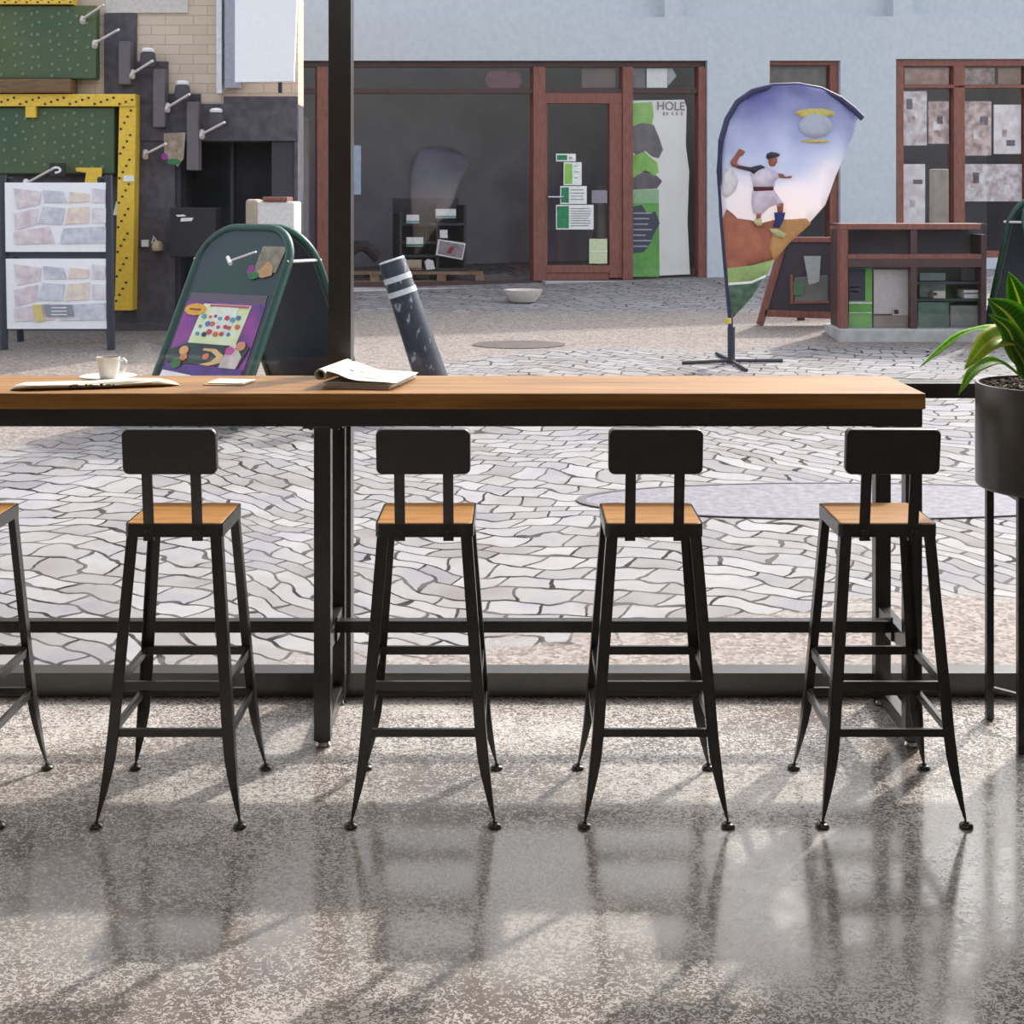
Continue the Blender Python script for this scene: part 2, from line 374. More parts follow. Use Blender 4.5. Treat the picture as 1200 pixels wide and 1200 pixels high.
# door
dr = MB()
for r in ((640,109,731,121), (716,121,731,326), (640,121,643,326), (640,311,716,320)): FA.rect(dr, *r, -.05, -.14)
FA.rect(dr, 640, 319, 716, 329, -.065, -.14)
door = part(dr, 'door', RED, shop, bevel=.005)
part(FA.rect(MB(), 643, 121, 716, 311, -.09, -.10), 'door_pane', GLASS_SHOP, door)
p0, p1 = FA.pt(642, 231, .02), FA.pt(659, 231, .02)
part(MB().tube([FA.pt(643,231,-.06), p0, p1, FA.pt(659,231,-.06)], .014), 'door_handle', CHROME, door, smooth=True, label='bright steel handle')
part(FA.rect(MB(), 636, 329, 746, 333, .12, -.14), 'doorstep', CONC, shop)
# small window
sw = MB()
for r in ((902,71,985,76), (902,76,905,298), (975,76,985,210), (902,118,975,121)): FA.rect(sw, *r, -.05, -.2)
FA.rect(sw, 975, 210, 985, 300, -.05, -.2)
w3 = part(sw, 'window_frame', RED, shop, bevel=.005)
part(FA.rect(MB(), 905, 76, 975, 298, -.1, -.11), 'pane', GLASS_SHOP, w3)
# right display window
sw = MB()
for r in ((1050,69,1290,77), (1050,77,1061,300), (1120,77,1133,300), (1205,77,1217,300), (1061,99,1290,103), (1050,294,1290,302)): FA.rect(sw, *r, -.04, -.2)
w4 = part(sw, 'window_frame', RED, shop, bevel=.005)
for r in ((1061,77,1120,99),(1061,103,1120,294),(1133,77,1205,99),(1133,103,1205,294),(1217,77,1290,294)):
    part(FA.rect(MB(), *r, -.1, -.11), 'pane', GLASS_SHOP, w4)
# plinth / kerb in front of the window
mb = MB(); FA.quad(mb, [(340,340),(700,332),(700,350),(340,380)], .30, -.3)
part(mb, 'plinth', CONC, shop, bevel=.02)

# posters on the shopfront (behind or on the glass)
def text_obj(txt, name, m, parent, origin, right, up, size, thick=.002, align='CENTER'):
    cu = bpy.data.curves.new(name, 'FONT'); cu.body = txt; cu.size = size; cu.extrude = thick; cu.align_x = align; cu.align_y = 'CENTER'
    tmp = bpy.data.objects.new('tmp_text', cu); COL.objects.link(tmp)
    bpy.context.view_layer.update()
    me = bpy.data.meshes.new_from_object(tmp.evaluated_get(bpy.context.evaluated_depsgraph_get()))
    bpy.data.objects.remove(tmp); bpy.data.curves.remove(cu)
    me.materials.clear(); me.materials.append(m)
    r = Vector(right).normalized(); u = Vector(up).normalized(); nrm = r.cross(u)
    Mx = Matrix((r, u, nrm)).transposed().to_4x4(); Mx.translation = origin
    me.transform(Mx)
    o = bpy.data.objects.new(name, me); COL.objects.link(o)
    if parent is not None: o.parent = parent; o.matrix_parent_inverse = world_of(parent).inverted()
    return o
FR = Vector((1, .2867, 0)).normalized()

def sheet(pl, name, rect_or_poly, m, label, cat, off, group=None, t=.012):
    p = rect_or_poly
    if len(p) == 4 and not isinstance(p[0], tuple): p = [(p[0],p[1]),(p[2],p[1]),(p[2],p[3]),(p[0],p[3])]
    mb = MB(); pl.quad(mb, p, off, off-t)
    return mb.build(name, m, label=label, cat=cat, group=group)
def add_part(pl, parent, name, p, m, off, t=.006, **k):
    if len(p) == 4 and not isinstance(p[0], tuple): p = [(p[0],p[1]),(p[2],p[1]),(p[2],p[3]),(p[0],p[3])]
    return part(pl.quad(MB(), p, off, off-t), name, m, parent, **k)

# door notices
def notice(r, label, split, lines, body=PAPER, strip=GREEN):
    o = sheet(FA, 'paper_notice', r, body, label, 'notice', -.045, 'notices taped on the shop door')
    add_part(FA, o, 'green_strip', (r[0]+1, r[1]+1.5, split, r[3]-1.5), strip, -.043)
    for k in range(lines):
        y = r[1]+4+k*(r[3]-r[1]-6)/max(lines, 1)
        add_part(FA, o, 'text_line', (split+2, y, r[2]-3-random.random()*4, y+.7), GREYP, -.0415, .003)
    return o
notice((653,180,676,189), 'small white notice with dark green block, topmost on the shop door glass', 666, 2)
notice((662,190,683,217), 'white notice with pale green block, second from top on the shop door glass', 672, 3, strip=LGREEN)
notice((658,218,689,239), 'cream notice with narrow green strip, beside the door handle', 668, 4)
o = notice((653,240,697,269), 'large white opening notice with green left strip on the shop door glass', 668, 8)
o = sheet(FA, 'paper_notice', (692,280,713,309), mat('pale_green_paper', (212,222,180), .7), 'blank pale green sheets at the foot of the shop door glass', 'notice', -.045)
add_part(FA, o, 'fold', (692,294,713,295), PAPER, -.042)
o = sheet(FA, 'paper_notice', (695,223,713,238), mat('lilac_grey_paper', (150,144,156), .7), 'greyish sheet low on the right of the shop door glass', 'notice', -.046)

# tall banner poster
o = sheet(FA, 'window_poster', [(745,117),(806,116),(809,125),(808,170),(812,200),(810,260),(813,322),(745,325)], mat('cream_cloth', (250,248,242), .8, c2=(244,240,232), nscale=3), 'tall cream and green banner hanging in the narrow shop window right of the door', 'poster', -.118)
for p, m_, nm in (([(745,120),(768,119),(770,133),(768,146),(757,144),(745,148)], LGREEN, 'leaf_print'),
               ([(745,148),(757,143),(770,146),(776,160),(781,175),(776,185),(768,183),(760,176),(750,181),(745,178)], GREYP, 'hand_print'),
               ([(745,182),(758,176),(766,184),(774,190),(776,202),(770,206),(755,201),(745,209)], LGREEN, 'leaf_print'),
               ([(745,209),(760,199),(774,206),(780,212),(774,221),(745,222)], GREYP, 'hand_print'),
               ([(745,222),(776,222),(776,238),(745,238)], mat('mint_print', (168,208,160), .6), 'band_print'),
               ([(745,238),(776,238),(777,325),(745,325)], mat('grass_print', (98,170,82), .6, c2=(124,188,90), nscale=6), 'leaf_print')):
    add_part(FA, o, nm, p, m_, -.112)
add_part(FA, o, 'dark_print', [(745,242),(756,240),(762,250),(772,248),(777,262),(770,275),(766,285),(758,296),(745,297)], mat('slate_print', (66,68,84), .6), -.1095)
for k in range(7): add_part(FA, o, 'text_line', (746, 249+k*6.5, 760+random.random()*8, 250.6+k*6.5), mat('lilac_print', (176,170,190), .6), -.1075)
part_t = text_obj('HOLE', 'lettering', GREYP, o, FA.pt(790,124,-.108), FR, (0,0,1), .15)
for x_ in (781,785,791,796,802): add_part(FA, o, 'faint_letter', (x_, 130.5, x_+2, 134.5), mat('faint_grey_print', (176,172,170), .6), -.111, .004)
# transom pictures
sheet(FA, 'window_picture', (762,79,786,102), PAPER, 'white crumpled sheet in the small pane above the banner', 'picture', -.118)
sheet(FA, 'window_picture', (743.5,79,760,102), GREYP, 'grey and mauve picture left of the white sheet above the banner', 'picture', -.118)
sheet(FA, 'window_picture', [(786,79),(792,79),(797,88),(787,100)], mat('greige_print', (176,172,176), .7), 'grey angular picture right of the white sheet above the banner', 'picture', -.118)
sheet(FA, 'window_decoration', [(574,85),(581,80),(590,82),(600,79),(612,84),(616,94),(612,102),(576,102),(572,94)], mat('plum_fabric', (120,70,84), .8, c2=(90,58,72), nscale=14), 'plum coloured fabric flowers in the transom pane above the large window', 'decoration', -.14, t=.03)
sheet(FA, 'window_picture', (686,79,726,102), mat('brown_print', (112,92,88), .7, c2=(96,80,78), nscale=5), 'brown picture in the transom pane over the door', 'picture', -.13)
sheet(FA, 'window_poster', (415.5,170,425,228), mat('sky_blue_print', (150,178,206), .7, c2=(180,196,214), nscale=12), 'narrow light blue poster at the left of the large shop window', 'poster', -.118)

# things on show inside the large window
WOODP = mat('pallet_wood', (160,128,100), .8, c2=(136,106,84))
DSH = mat('dark_shelf', (46,50,62), .6, c2=(58,50,52), nscale=4)
pal = empty('wooden_pallet', FA.pt(490, 330, -.5), 0, 'pale wooden pallet lying behind the glass of the large shop window', 'pallet')
mb = MB(); FA.rect(mb, 390, 320, 575, 323.5, -.35, -.85); part(mb, 'top_deck', WOODP, pal)
mb = MB(); FA.rect(mb, 390, 331, 575, 334, -.35, -.85); part(mb, 'bottom_deck', WOODP, pal)
for x in (405, 440, 478, 520, 566):
    part(FA.rect(MB(), x, 323.5, x+11, 331, -.36, -.8), 'block', WOODP, pal)
ds = empty('display_shelf', FA.pt(515, 320, -.7), 0, 'dark stepped display shelf standing on the pallet in the shop window', 'shelf')
for r in ((478,262,556,265), (478,284,556,287), (478,300,522,303), (478,316,556,320)): part(FA.rect(MB(), *r, -.4, -.8), 'shelf_board', DSH, ds)
part(FA.rect(MB(), 476, 232, 556, 320, -.8, -.83), 'back_panel', mat('shelf_back', (70,62,66), .8, c2=(54,52,62), nscale=5), ds)
for x in (476, 520, 553): part(FA.rect(MB(), x, 240 if x > 480 else 250, x+3, 320, -.4, -.8), 'side_panel', DSH, ds)
TEALP = mat('teal_print', (110,170,170), .6)
def card(r, lab, cat='card', m=PAPER, strip=TEALP, off=-.38, z=.03):
    o = sheet(FA, 'display_card', r, m, lab, cat, off, 'cards and goods on the shop window shelf', t=z)
    add_part(FA, o, 'colour_band', (r[0], r[3]-3, r[2], r[3]-.5), strip, off+.004)
    return o
card((484,252,499,262), 'small white card with a teal edge on the left end of the top shelf')
card((519,245,543,256), 'wide white card with teal edge standing highest on the stepped shelf', )
card((484,279,504,290), 'cream card with green edge at the left of the middle shelf', strip=GREEN)
card((524,270,533,280), 'tiny white box above the tilted picture in the shop window', strip=PAPER)
card((482,306,502,318), 'beige box on the lowest shelf in the shop window', 'box', mat('beige_card', (190,172,146), .8), WOODP, z=.12)
sheet(FA, 'ceramic_figure', [(506,308),(510,305),(516,307),(517,312),(518,317),(508,318)], PAPER, 'small white ornament beside the beige box in the shop window', 'ornament', -.38, t=.08)
o = sheet(FA, 'tilted_picture', [(521,281),(554,286),(550,306),(518,300)], PAPER, 'white framed picture hanging crooked at the right of the stepped shelf', 'picture', -.34)
add_part(FA, o, 'image', [(523,283),(552,288),(548.5,304),(520.5,298.5)], mat('pink_grey_print', (176,160,160), .7, c2=(130,124,134), nscale=12), -.336)
add_part(FA, o, 'red_mark', [(530,298),(536,290),(540,291),(536,299)], mat('red_print', (160,60,54), .7), -.332)
# soft folded goods at far left bottom
lm = MB()
for k in range(7):
    a = k/6*PI; lm
path = [FA.pt(412+k*8, 305-16*math.sin(k/5*PI), -.5) for k in range(6)]
MB().tube(path, .07, 8).build('rolled_rug', mat('dark_rug', (60,54,58), .9), smooth=True, label='dark arched rolled rug at the lower left inside the large shop window', cat='rug')

# right-hand display window posters
PALE = [mat('pale_print_a', (240,236,236), .7, c2=(190,170,168), nscale=9), mat('pale_print_b', (248,246,244), .7, c2=(226,212,210), nscale=8), mat('rose_print', (230,208,200), .7, c2=(160,132,132), nscale=10)]
for r, k, lab in (((1063,106,1092,170),0,'pale grey and rose poster, upper left in the right-hand shop window'),
                ((1094,118,1118,168),2,'rose toned poster, upper and next to the central post of the right-hand shop window'),
                ((1064,192,1090,262),1,'blank pale poster, lower left in the right-hand shop window'),
                ((1135,118,1168,182),2,'rose and white poster just right of the post, upper row of the right-hand shop window'),
                ((1171,122,1203,180),1,'whitish poster, upper row, second right of the post in the right-hand shop window'),
                ((1136,192,1204,236),0,'wide pale poster, lower row right of the post in the right-hand shop window')):
    o = sheet(FA, 'window_poster', r, PALE[k], lab, 'poster', -.118)
    for q in range(3):
        x = r[0]+3+random.random()*(r[2]-r[0]-14); y = r[1]+4+random.random()*(r[3]-r[1]-20)
        add_part(FA, o, 'printed_picture', (x, y, x+5+random.random()*6, y+4+random.random()*10), (GREYP, PALE[2], PALE[1])[q], -.114)
sheet(FA, 'window_picture', (1066,79,1118,98), mat('brown_rose_print', (150,112,100), .7, c2=(180,150,140), nscale=10), 'brown and rose picture in the transom left of the post, right-hand window', 'picture', -.118)
sheet(FA, 'window_picture', (1135,79,1172,98), mat('beige_rose_print', (180,160,150), .7, c2=(120,100,100), nscale=12), 'mottled beige picture in the transom right of the post, right-hand window', 'picture', -.118)
sheet(FA, 'window_picture', (1176,79,1203,98), mat('sand_print', (150,122,104), .7, c2=(130,104,90), nscale=12), 'plain brown picture in the transom at the right edge of the photo', 'picture', -.118)
sheet(FA, 'window_picture', (907,79,973,112), mat('stone_print', (110,104,100), .8, c2=(78,74,76), nscale=9), 'grey picture at the top of the small window above the feather flag', 'picture', -.118)

# ---------------------------------------------------------------- left building
LB = Pl(12.9, 0)
STONE = mat('dark_stone', (96,91,98), .85, c2=(74,72,82), nscale=12, bump=.4)
def beige_mat():
    m = bpy.data.materials.new('beige_block_wall'); m.use_nodes = True; n = m.node_tree; b = n.nodes['Principled BSDF']
    tc = n.nodes.new('ShaderNodeTexCoord'); sp = n.nodes.new('ShaderNodeSeparateXYZ'); cb = n.nodes.new('ShaderNodeCombineXYZ')
    n.links.new(tc.outputs['Object'], sp.inputs[0]); n.links.new(sp.outputs[0], cb.inputs[0]); n.links.new(sp.outputs[2], cb.inputs[1])
    br = n.nodes.new('ShaderNodeTexBrick'); br.inputs['Scale'].default_value = 1; br.inputs['Brick Width'].default_value = .26; br.inputs['Row Height'].default_value = .09
    br.inputs['Mortar Size'].default_value = .005; br.inputs['Color1'].default_value = s2l((214,196,178)); br.inputs['Color2'].default_value = s2l((204,186,168)); br.inputs['Mortar'].default_value = s2l((184,166,150))
    n.links.new(cb.outputs[0], br.inputs['Vector']); n.links.new(br.outputs['Color'], b.inputs['Base Color']); b.inputs['Roughness'].default_value = .9
    return m
kiosk = empty('corner_building', LB.pt(170, 390), 0, 'dark stone and beige block building with a green signboard at far left', 'building')
mb = MB(); wall_cells(LB, mb, [-260, 349], [122, 420], [(205, 165, 345, 420)], 0, -.35); part(mb, 'stone_wall', STONE, kiosk)
part(LB.rect(MB(), -260, -160, 349, 122, -.02, -.35), 'upper_wall', beige_mat(), kiosk)
part(LB.rect(MB(), 124, -160, 220, 15, .0, -.03), 'pale_wall_band', mat('pale_plaster', (214,208,202), .9), kiosk)
mb = MB(); 
for q_ in ((122,16,160,122),(160,72,197,122),(197,110,235,122),(262,113,349,122)): LB.rect(mb, *q_, .0, -.02)
for q_ in ((235,140,262,165),): pass
part(mb, 'stepped_stone', STONE, kiosk)
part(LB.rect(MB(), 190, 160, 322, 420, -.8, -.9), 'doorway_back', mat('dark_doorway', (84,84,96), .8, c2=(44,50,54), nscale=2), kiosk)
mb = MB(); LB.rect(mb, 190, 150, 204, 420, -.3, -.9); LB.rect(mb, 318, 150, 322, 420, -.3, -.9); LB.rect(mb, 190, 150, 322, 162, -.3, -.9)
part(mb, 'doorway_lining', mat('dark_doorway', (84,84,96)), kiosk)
part(LB.rect(MB(), -260, 122, 349, 165, .02, -.03), 'shop_lintel', STONE, kiosk)
mb = MB(); LB.rect(mb, 205, 165, 211, 400, -.02, -.14); LB.rect(mb, 262, 165, 266, 400, -.3, -.4); LB.rect(mb, 318, 165, 345, 400, -.02, -.34)
part(mb, 'door_post', mat('slate_frame', (58,56,66), .7), kiosk)
part(LB.rect(MB(), -260, 378, 205, 398, .05, -.1), 'base_course', mat('grey_base', (92,88,92), .9, bump=.3), kiosk)
dp = part(LB.rect(MB(), 256, -160, 262, 110, .09, -.02), 'drainpipe', mat('white_pipe', (226,228,234), .5), kiosk)
# darker pilasters stepping down the corner (sign brackets)
GREENB = mat('signboard_green', (62,88,64), .55, c2=(84,98,60), nscale=1.4)
YEL = mat('yellow_enamel', (240,200,70), .5, c2=(228,186,60))
BRN = mat('brown_ledge', (128,100,66), .7, c2=(104,80,58), nscale=6, stretch=(1,1,6))
DOTM = mat('pale_green_dots', (104,136,112), .6)
def dots_on(parent, pts, r, m, off):
    mb = MB()
    for x, y in pts: LB.quad(mb, ell(x, y, r, r, 8), off+.004, off-.004)
    part(mb, 'dot_pattern', m, parent)
def signboard(r, lab, seed):
    o = empty('signboard', LB.pt((r[0]+r[2])/2, r[3], .1), 0, lab, 'sign')
    part(LB.rect(MB(), *r, .14, .02), 'panel', GREENB, o, bevel=.01)
    rr = random.Random(seed); pts = []
    x = max(r[0], -40)+6
    i = 0
    while x < r[2]-4:
        y = r[1]+6+(i*7 % 11)
        while y < r[3]-5:
            pts.append((x+rr.uniform(-2,2)+(i%2), y+rr.uniform(-2,2))); y += 12+rr.uniform(-1,3)
        x += 11+rr.uniform(-2,2); i += 1
    dots_on(o, pts, 2.0, DOTM, .142)
    return o
signboard((-60,9,118,94), 'dark green upper signboard patterned with pale dots, top left', 1)
yf = signboard((-60,127,139,204), 'lower dotted green signboard in an angular yellow frame, above the photo menu board', 2)
def ydots(parent, r, off):
    mb = MB(); horiz = (r[2]-r[0]) > (r[3]-r[1]); n = int(((r[2]-r[0]) if horiz else (r[3]-r[1]))/7)
    for k in range(n):
        t = (k+.5)/n
        if horiz: x = r[0]+t*(r[2]-r[0]); y = r[3]-2.5-(k % 4)*(r[3]-r[1]-4)/4.2
        else: y = r[1]+t*(r[3]-r[1]); x = r[2]-3.2-(k % 4)*(r[2]-r[0]-6)/3.3
        LB.quad(mb, ell(x, y, 1.5, 1.3, 8), off+.004, off-.004)
    part(mb, 'black_dots', INK, parent)
r1 = (-60,112,165,126); part(LB.rect(MB(), *r1, .19, .03), 'top_bar', YEL, yf); ydots(yf, (0,112,165,126), .192)
mb = MB(); LB.quad(mb, [(146,126),(165,126),(161,362),(133,362),(134,348),(141,347)], .17, .01); part(mb, 'side_bar', YEL, yf); 
mb = MB()
for k in range(32):
    y = 131+k*7.1; xc = 154-(y-126)*.028
    LB.quad(mb, ell(xc+5.5-(k % 4)*3.6, y, 1.5, 1.3, 8), .176, .168)
part(mb, 'black_dots', INK, yf)
LBs = part(LB.rect(MB(), 38, 126, 50, 139, .185, .03), 'hanging_tab', YEL, yf)
part(LB.quad(MB(), [(96,197),(126,197),(124,221),(105,221),(108,203),(96,201)], .18, .15), 'hanging_tab', YEL, yf)
o = sheet(LB, 'yellow_strip', (-60,-6,92,8), YEL, 'yellow dotted strip along the top of the upper green signboard', 'sign strip', .19, t=.16)
mb = MB()
for k in range(22): LB.quad(mb, ell(2+k*4.2, 6-(k % 3)*3, 1.4, 1.1, 8), .194, .188)
part(mb, 'black_dots', INK, o)
o = MB(); LB.rect(o, -60, 95, 92, 111, .24, .02); o.build('wooden_ledge', BRN, bevel=.01, label='brown wooden ledge between the two green signboards', cat='ledge')
o = sheet(LB, 'yellow_plate', (-12,46,5,74), mat('pale_yellow', (236,216,110), .5), 'pale yellow plate with dark centre at the left edge of the photo', 'plate', .16, t=.015)
add_part(LB, o, 'dark_centre', (-12,56,1,62), INK, .164)
o = sheet(LB, 'small_sticker', (68,192,86,207), INK, 'little black sticker with a pale swirl at the top of the photo menu board', 'sticker', .24, t=.02)
part(MB().tube([LB.pt(73+math.cos(a)*5+3, 200+math.sin(a)*3, .245) for a in [k*.6-3 for k in range(9)]], .012, 6), 'swirl', PAPER, o)
sheet(LB, 'wall_sticker', (151,206,163,213), PAPER, 'small white sticker upon the yellow dotted side bar', 'sticker', .18, t=.008)
sheet(LB, 'wall_sticker', [(138,236),(144,236),(142,252),(134,252)], PAPER, 'white tag hanging beside the photo menu board', 'tag', .05, t=.02)
# pilaster lanterns
LAMPD = mat('lantern_dark', (78,74,80), .7)
for i, (x, y, y2, lab) in enumerate(((150, 50, 100, 'upper left'), (190, 82, 150, 'second'), (229, 120, 200, 'lowest, right'))):
    o = empty('wall_column', LB.pt(x, y2, .1), 0, ('grey short wall column under the topmost white lamp, left building', 'grey short wall column under the middle white lamp, left building', 'grey short wall column under the lowest white lamp, left building')[i], 'column', 'stepped wall columns')
    part(LB.rect(MB(), x-7, y, x+7, y2, .12, -.02), 'shaft', mat('column_grey', (112,106,110), .8), o, bevel=.01)
    lx, ly = ((178,62),(218,100),(257,132))[i]
    l = empty('wall_lamp', LB.pt(lx, ly+8, .1), 0, ('topmost white-capped dark wall lamp on the beige wall', 'middle white-capped dark wall lamp on the beige wall', 'lowest white-capped dark wall lamp beside the doorway')[i], 'lamp', 'stepped wall lamps')
    part(MB().lathe([(.0,.035),(.04,.03),(.06,.012),(.055,-.008),(.0,-.010)], LB.pt(lx, ly, .14), 14), 'cap', PAPER, l, smooth=True)
    part(MB().lathe([(.0,.0),(.065,-.0),(.075,-.08),(.06,-.13),(.0,-.13)], LB.pt(lx, ly+2, .14), 14), 'lantern_body', LAMPD, l, smooth=True)
    part(LB.rect(MB(), lx-2, ly+4, lx+2, ly+8, .10, -.03), 'bracket', LAMPD, l)
# white rods
ROD = mat('white_rod', (232,224,222), .4)
rods = [((103,25),(137,13),'topmost white rod, reaching out over the upper green signboard', .16),
        ((117,53),(154,41),'white rod second from top, at the right end of the upper green signboard', .16),
        ((159,88),(191,76),'white rod beneath the topmost wall lamp', .12),
        ((200,127),(233,114),'white rod beneath the middle wall lamp', .12),
        ((240,158),(273,146),'white rod beneath the lowest wall lamp', .12),
        ((172,181),(204,170),'white rod on the dark stone right of the yellow side bar', .05),
        ((43,216),(88,198),'long white rod in front of the top of the photo menu board', .30)]
for a, b_, lab, off in rods:
    o = empty('wall_rod', LB.pt(a[0], a[1], off-.05), 0, lab, 'rod', 'slanting white rods')
    A = LB.pt(*a, off); B = LB.pt(*b_, off+.25)
    part(MB().tube([A, B], .012, 8), 'rod', ROD, o, smooth=True)
    part(MB().tube([A+Vector((-.01,.05,.03)), A+Vector((0,0,-.03))], .026, 10), 'mount', ROD, o, smooth=True)
# white hanging banner
o = empty('hanging_banner', LB.pt(320, 100, .3), 0, 'large blank white banner hanging at the corner of the beige building', 'banner')
part(LB.quad(MB(), [(284,-60),(357,-60),(351,99),(284,100)], .34, .28), 'panel', mat('white_banner', (250,250,252), .6, c2=(246,246,250)), o)
part(LB.rect(MB(), 266, -60, 283, 104, .10, .0), 'side_board', mat('silver_grey', (168,172,188), .6), o)
part(LB.rect(MB(), 333, 100, 337, 112, .33, .29), 'rod', INK, o)
# doorway things
o = sheet(LB, 'wall_poster', [(196,157),(221,156),(219,186),(212,196),(205,188),(197,186)], mat('mottled_wall_sheet', (176,158,140), .8, c2=(140,124,108), nscale=16), 'torn mottled beige poster with green print above the doorway', 'poster', .13)
add_part(LB, o, 'green_print', ell(208,190,8,3.5,10), mat('leaf_green', (40,120,70), .4), .134)
add_part(LB, o, 'purple_print', ell(197,184,4,4,10), mat('purple_blob', (150,50,140), .4), .136)
o = empty('door_lock', LB.pt(182, 287, 0), 0, 'small brass and white lock fitting on the dark stone left of the doorway', 'lock')
part(LB.rect(MB(), 167, 281, 175, 289, .04, 0), 'white_plate', PAPER, o)
part(MB().lathe([(0,-.05),(.05,-.04),(.06,0),(.04,.04),(0,.05)], LB.pt(187, 288, .06), 12), 'knob', mat('brass', (206,186,150), .4), o, smooth=True)
part(MB().tube([LB.pt(180,285,.05), LB.pt(182,277,.06), LB.pt(186,284,.05)], .012, 6), 'shackle', ROD, o)
o = empty('black_box', px(228, 290, 12.3), 0, 'black box with a small white label behind the green advertising board', 'box')
part(MB().add(*[[],[]]) if False else LB.rect(MB(), 210, 243, 262, 300, .35, .05), 'body', mat('black_plastic', (34,34,42), .5), o, bevel=.01)
part(LB.quad(MB(), [(223,255),(237,254.5),(235,258.5),(222,259)], .356, .34), 'label', PAPER, o)
part(LB.quad(MB(), [(217,251.5),(226,251),(229,253),(219,253.5)], .356, .34), 'label', PAPER, o)
o = empty('white_container', px(318, 300, 12.3), 0, 'white container with a brown lid behind the green advertising board', 'container')
Wc = 12.2
mb = MB(); a0 = px(289, 236, Wc); a1 = px(345, 236, Wc); mb.box(a0.x, a1.x, Wc, Wc+.4, gz(Wc)-.02, a0.z); part(mb, 'body', mat('white_plastic', (226,222,220), .5), o, bevel=.02)
mb = MB(); mb.box(a0.x-.01, a0.x+.10, Wc-.02, Wc+.3, a0.z-.25, a0.z+.02); part(mb, 'cloth', mat('sand_cloth', (178,162,146), .9), o, bevel=.03)
mb = MB(); mb.box(a0.x+.14, a1.x-.06, Wc-.02, Wc+.3, a0.z, a0.z+.04); part(mb, 'lid', RED, o, bevel=.01)

# ---------------------------------------------------------------- photo menu board (left)
def local_board(root):
    pass
mY = 11.75
def mp_(x, y, d=0): return px(x, y, mY+d)
o = empty('photo_menu_board', (px(66,405,mY).x, mY, gz(mY)), 0, 'standing menu board with two white photo collage posters, left edge of the photo', 'menu board')
LEGM = mat('slate_metal', (52,56,70), .5)
for (xt, xb) in ((3, 6), (127, 131)):
    part(MB().tube([mp_(xt,205), (mp_(xb,405).x, mY-.02, gz(mY))], .035, 8), 'leg', LEGM, o, smooth=True)
for (xt, xb) in ((12, 2), (118, 111)):
    part(MB().tube([mp_(xt,208,.04), (mp_(xb,398).x, mY+.45, gz(mY+.45))], .03, 8), 'leg', LEGM, o, smooth=True)
mb = MB(); mb.prism([mp_(3,292), mp_(129,293), mp_(129,302), mp_(3,301)], (0,.05,0)); part(mb, 'cross_bar', LEGM, o)
SHEETW = mat('glossy_white_sheet', (250,250,254), .4, c2=(246,246,252))
phm = [mat('photo_a', (236,226,230), .6, c2=(206,190,200), nscale=14), mat('photo_b', (220,220,230), .6, c2=(192,194,208), nscale=16), mat('photo_c', (242,232,212), .6, c2=(222,200,200), nscale=14), mat('photo_d', (206,200,214), .6, c2=(236,230,236), nscale=12)]
tiles = [[(16,18),(48,22),(46,36),(20,41)], [(50,20),(74,22),(78,34),(52,34)], [(82,22),(104,24),(104,33),(80,34)], [(108,18),(123,20),(123,34),(108,34)],
         [(16,46),(44,40),(42,58),(18,64)], [(50,38),(76,40),(72,58),(44,57)], [(80,40),(104,38),(104,56),(76,58)], [(108,40),(124,40),(124,56),(108,56)],
         [(16,66),(58,60),(64,78),(17,80)], [(74,62),(124,60),(124,78),(70,79)]]
def collage(y0, y1, nm, lab):
    p = part(MB().prism([mp_(7,y0), mp_(127,y0), mp_(129,y1), mp_(8,y1)], (0,.02,0)), nm, SHEETW, o, label=lab)
    p.location.y -= .03
    for k, t in enumerate(tiles):
        q = [mp_(a, y0+(b_-12)/70*(y1-y0-6), -.04) for a, b_ in t]
        part(MB().prism(q, (0,.006,0)), 'photo', phm[k % 4], p).location.y += .03*0
    return p
collage(214, 295, 'upper_poster', 'upper collage poster, faded')
lo = collage(303, 385, 'lower_poster', 'lower collage poster with a yellow ribbon and grey plaque')
part(MB().prism([mp_(38,357,-.05), mp_(48,357,-.05), mp_(52,376,-.05), mp_(42,377,-.05)], (0,.006,0)), 'ribbon', mat('pale_yellow_print', (226,208,130), .6), lo)
part(MB().prism([mp_(50,357,-.05), mp_(84,357,-.05), mp_(86,371,-.05), mp_(54,371,-.05)], (0,.006,0)), 'plaque', mat('grey_plaque', (150,152,166), .6), lo)
for k in range(3): part(MB().prism([mp_(60,360+k*4,-.055), mp_(78,360+k*4,-.055), mp_(78,361.3+k*4,-.055), mp_(60,361.3+k*4,-.055)], (0,.004,0)), 'text_line', PAPER, lo)

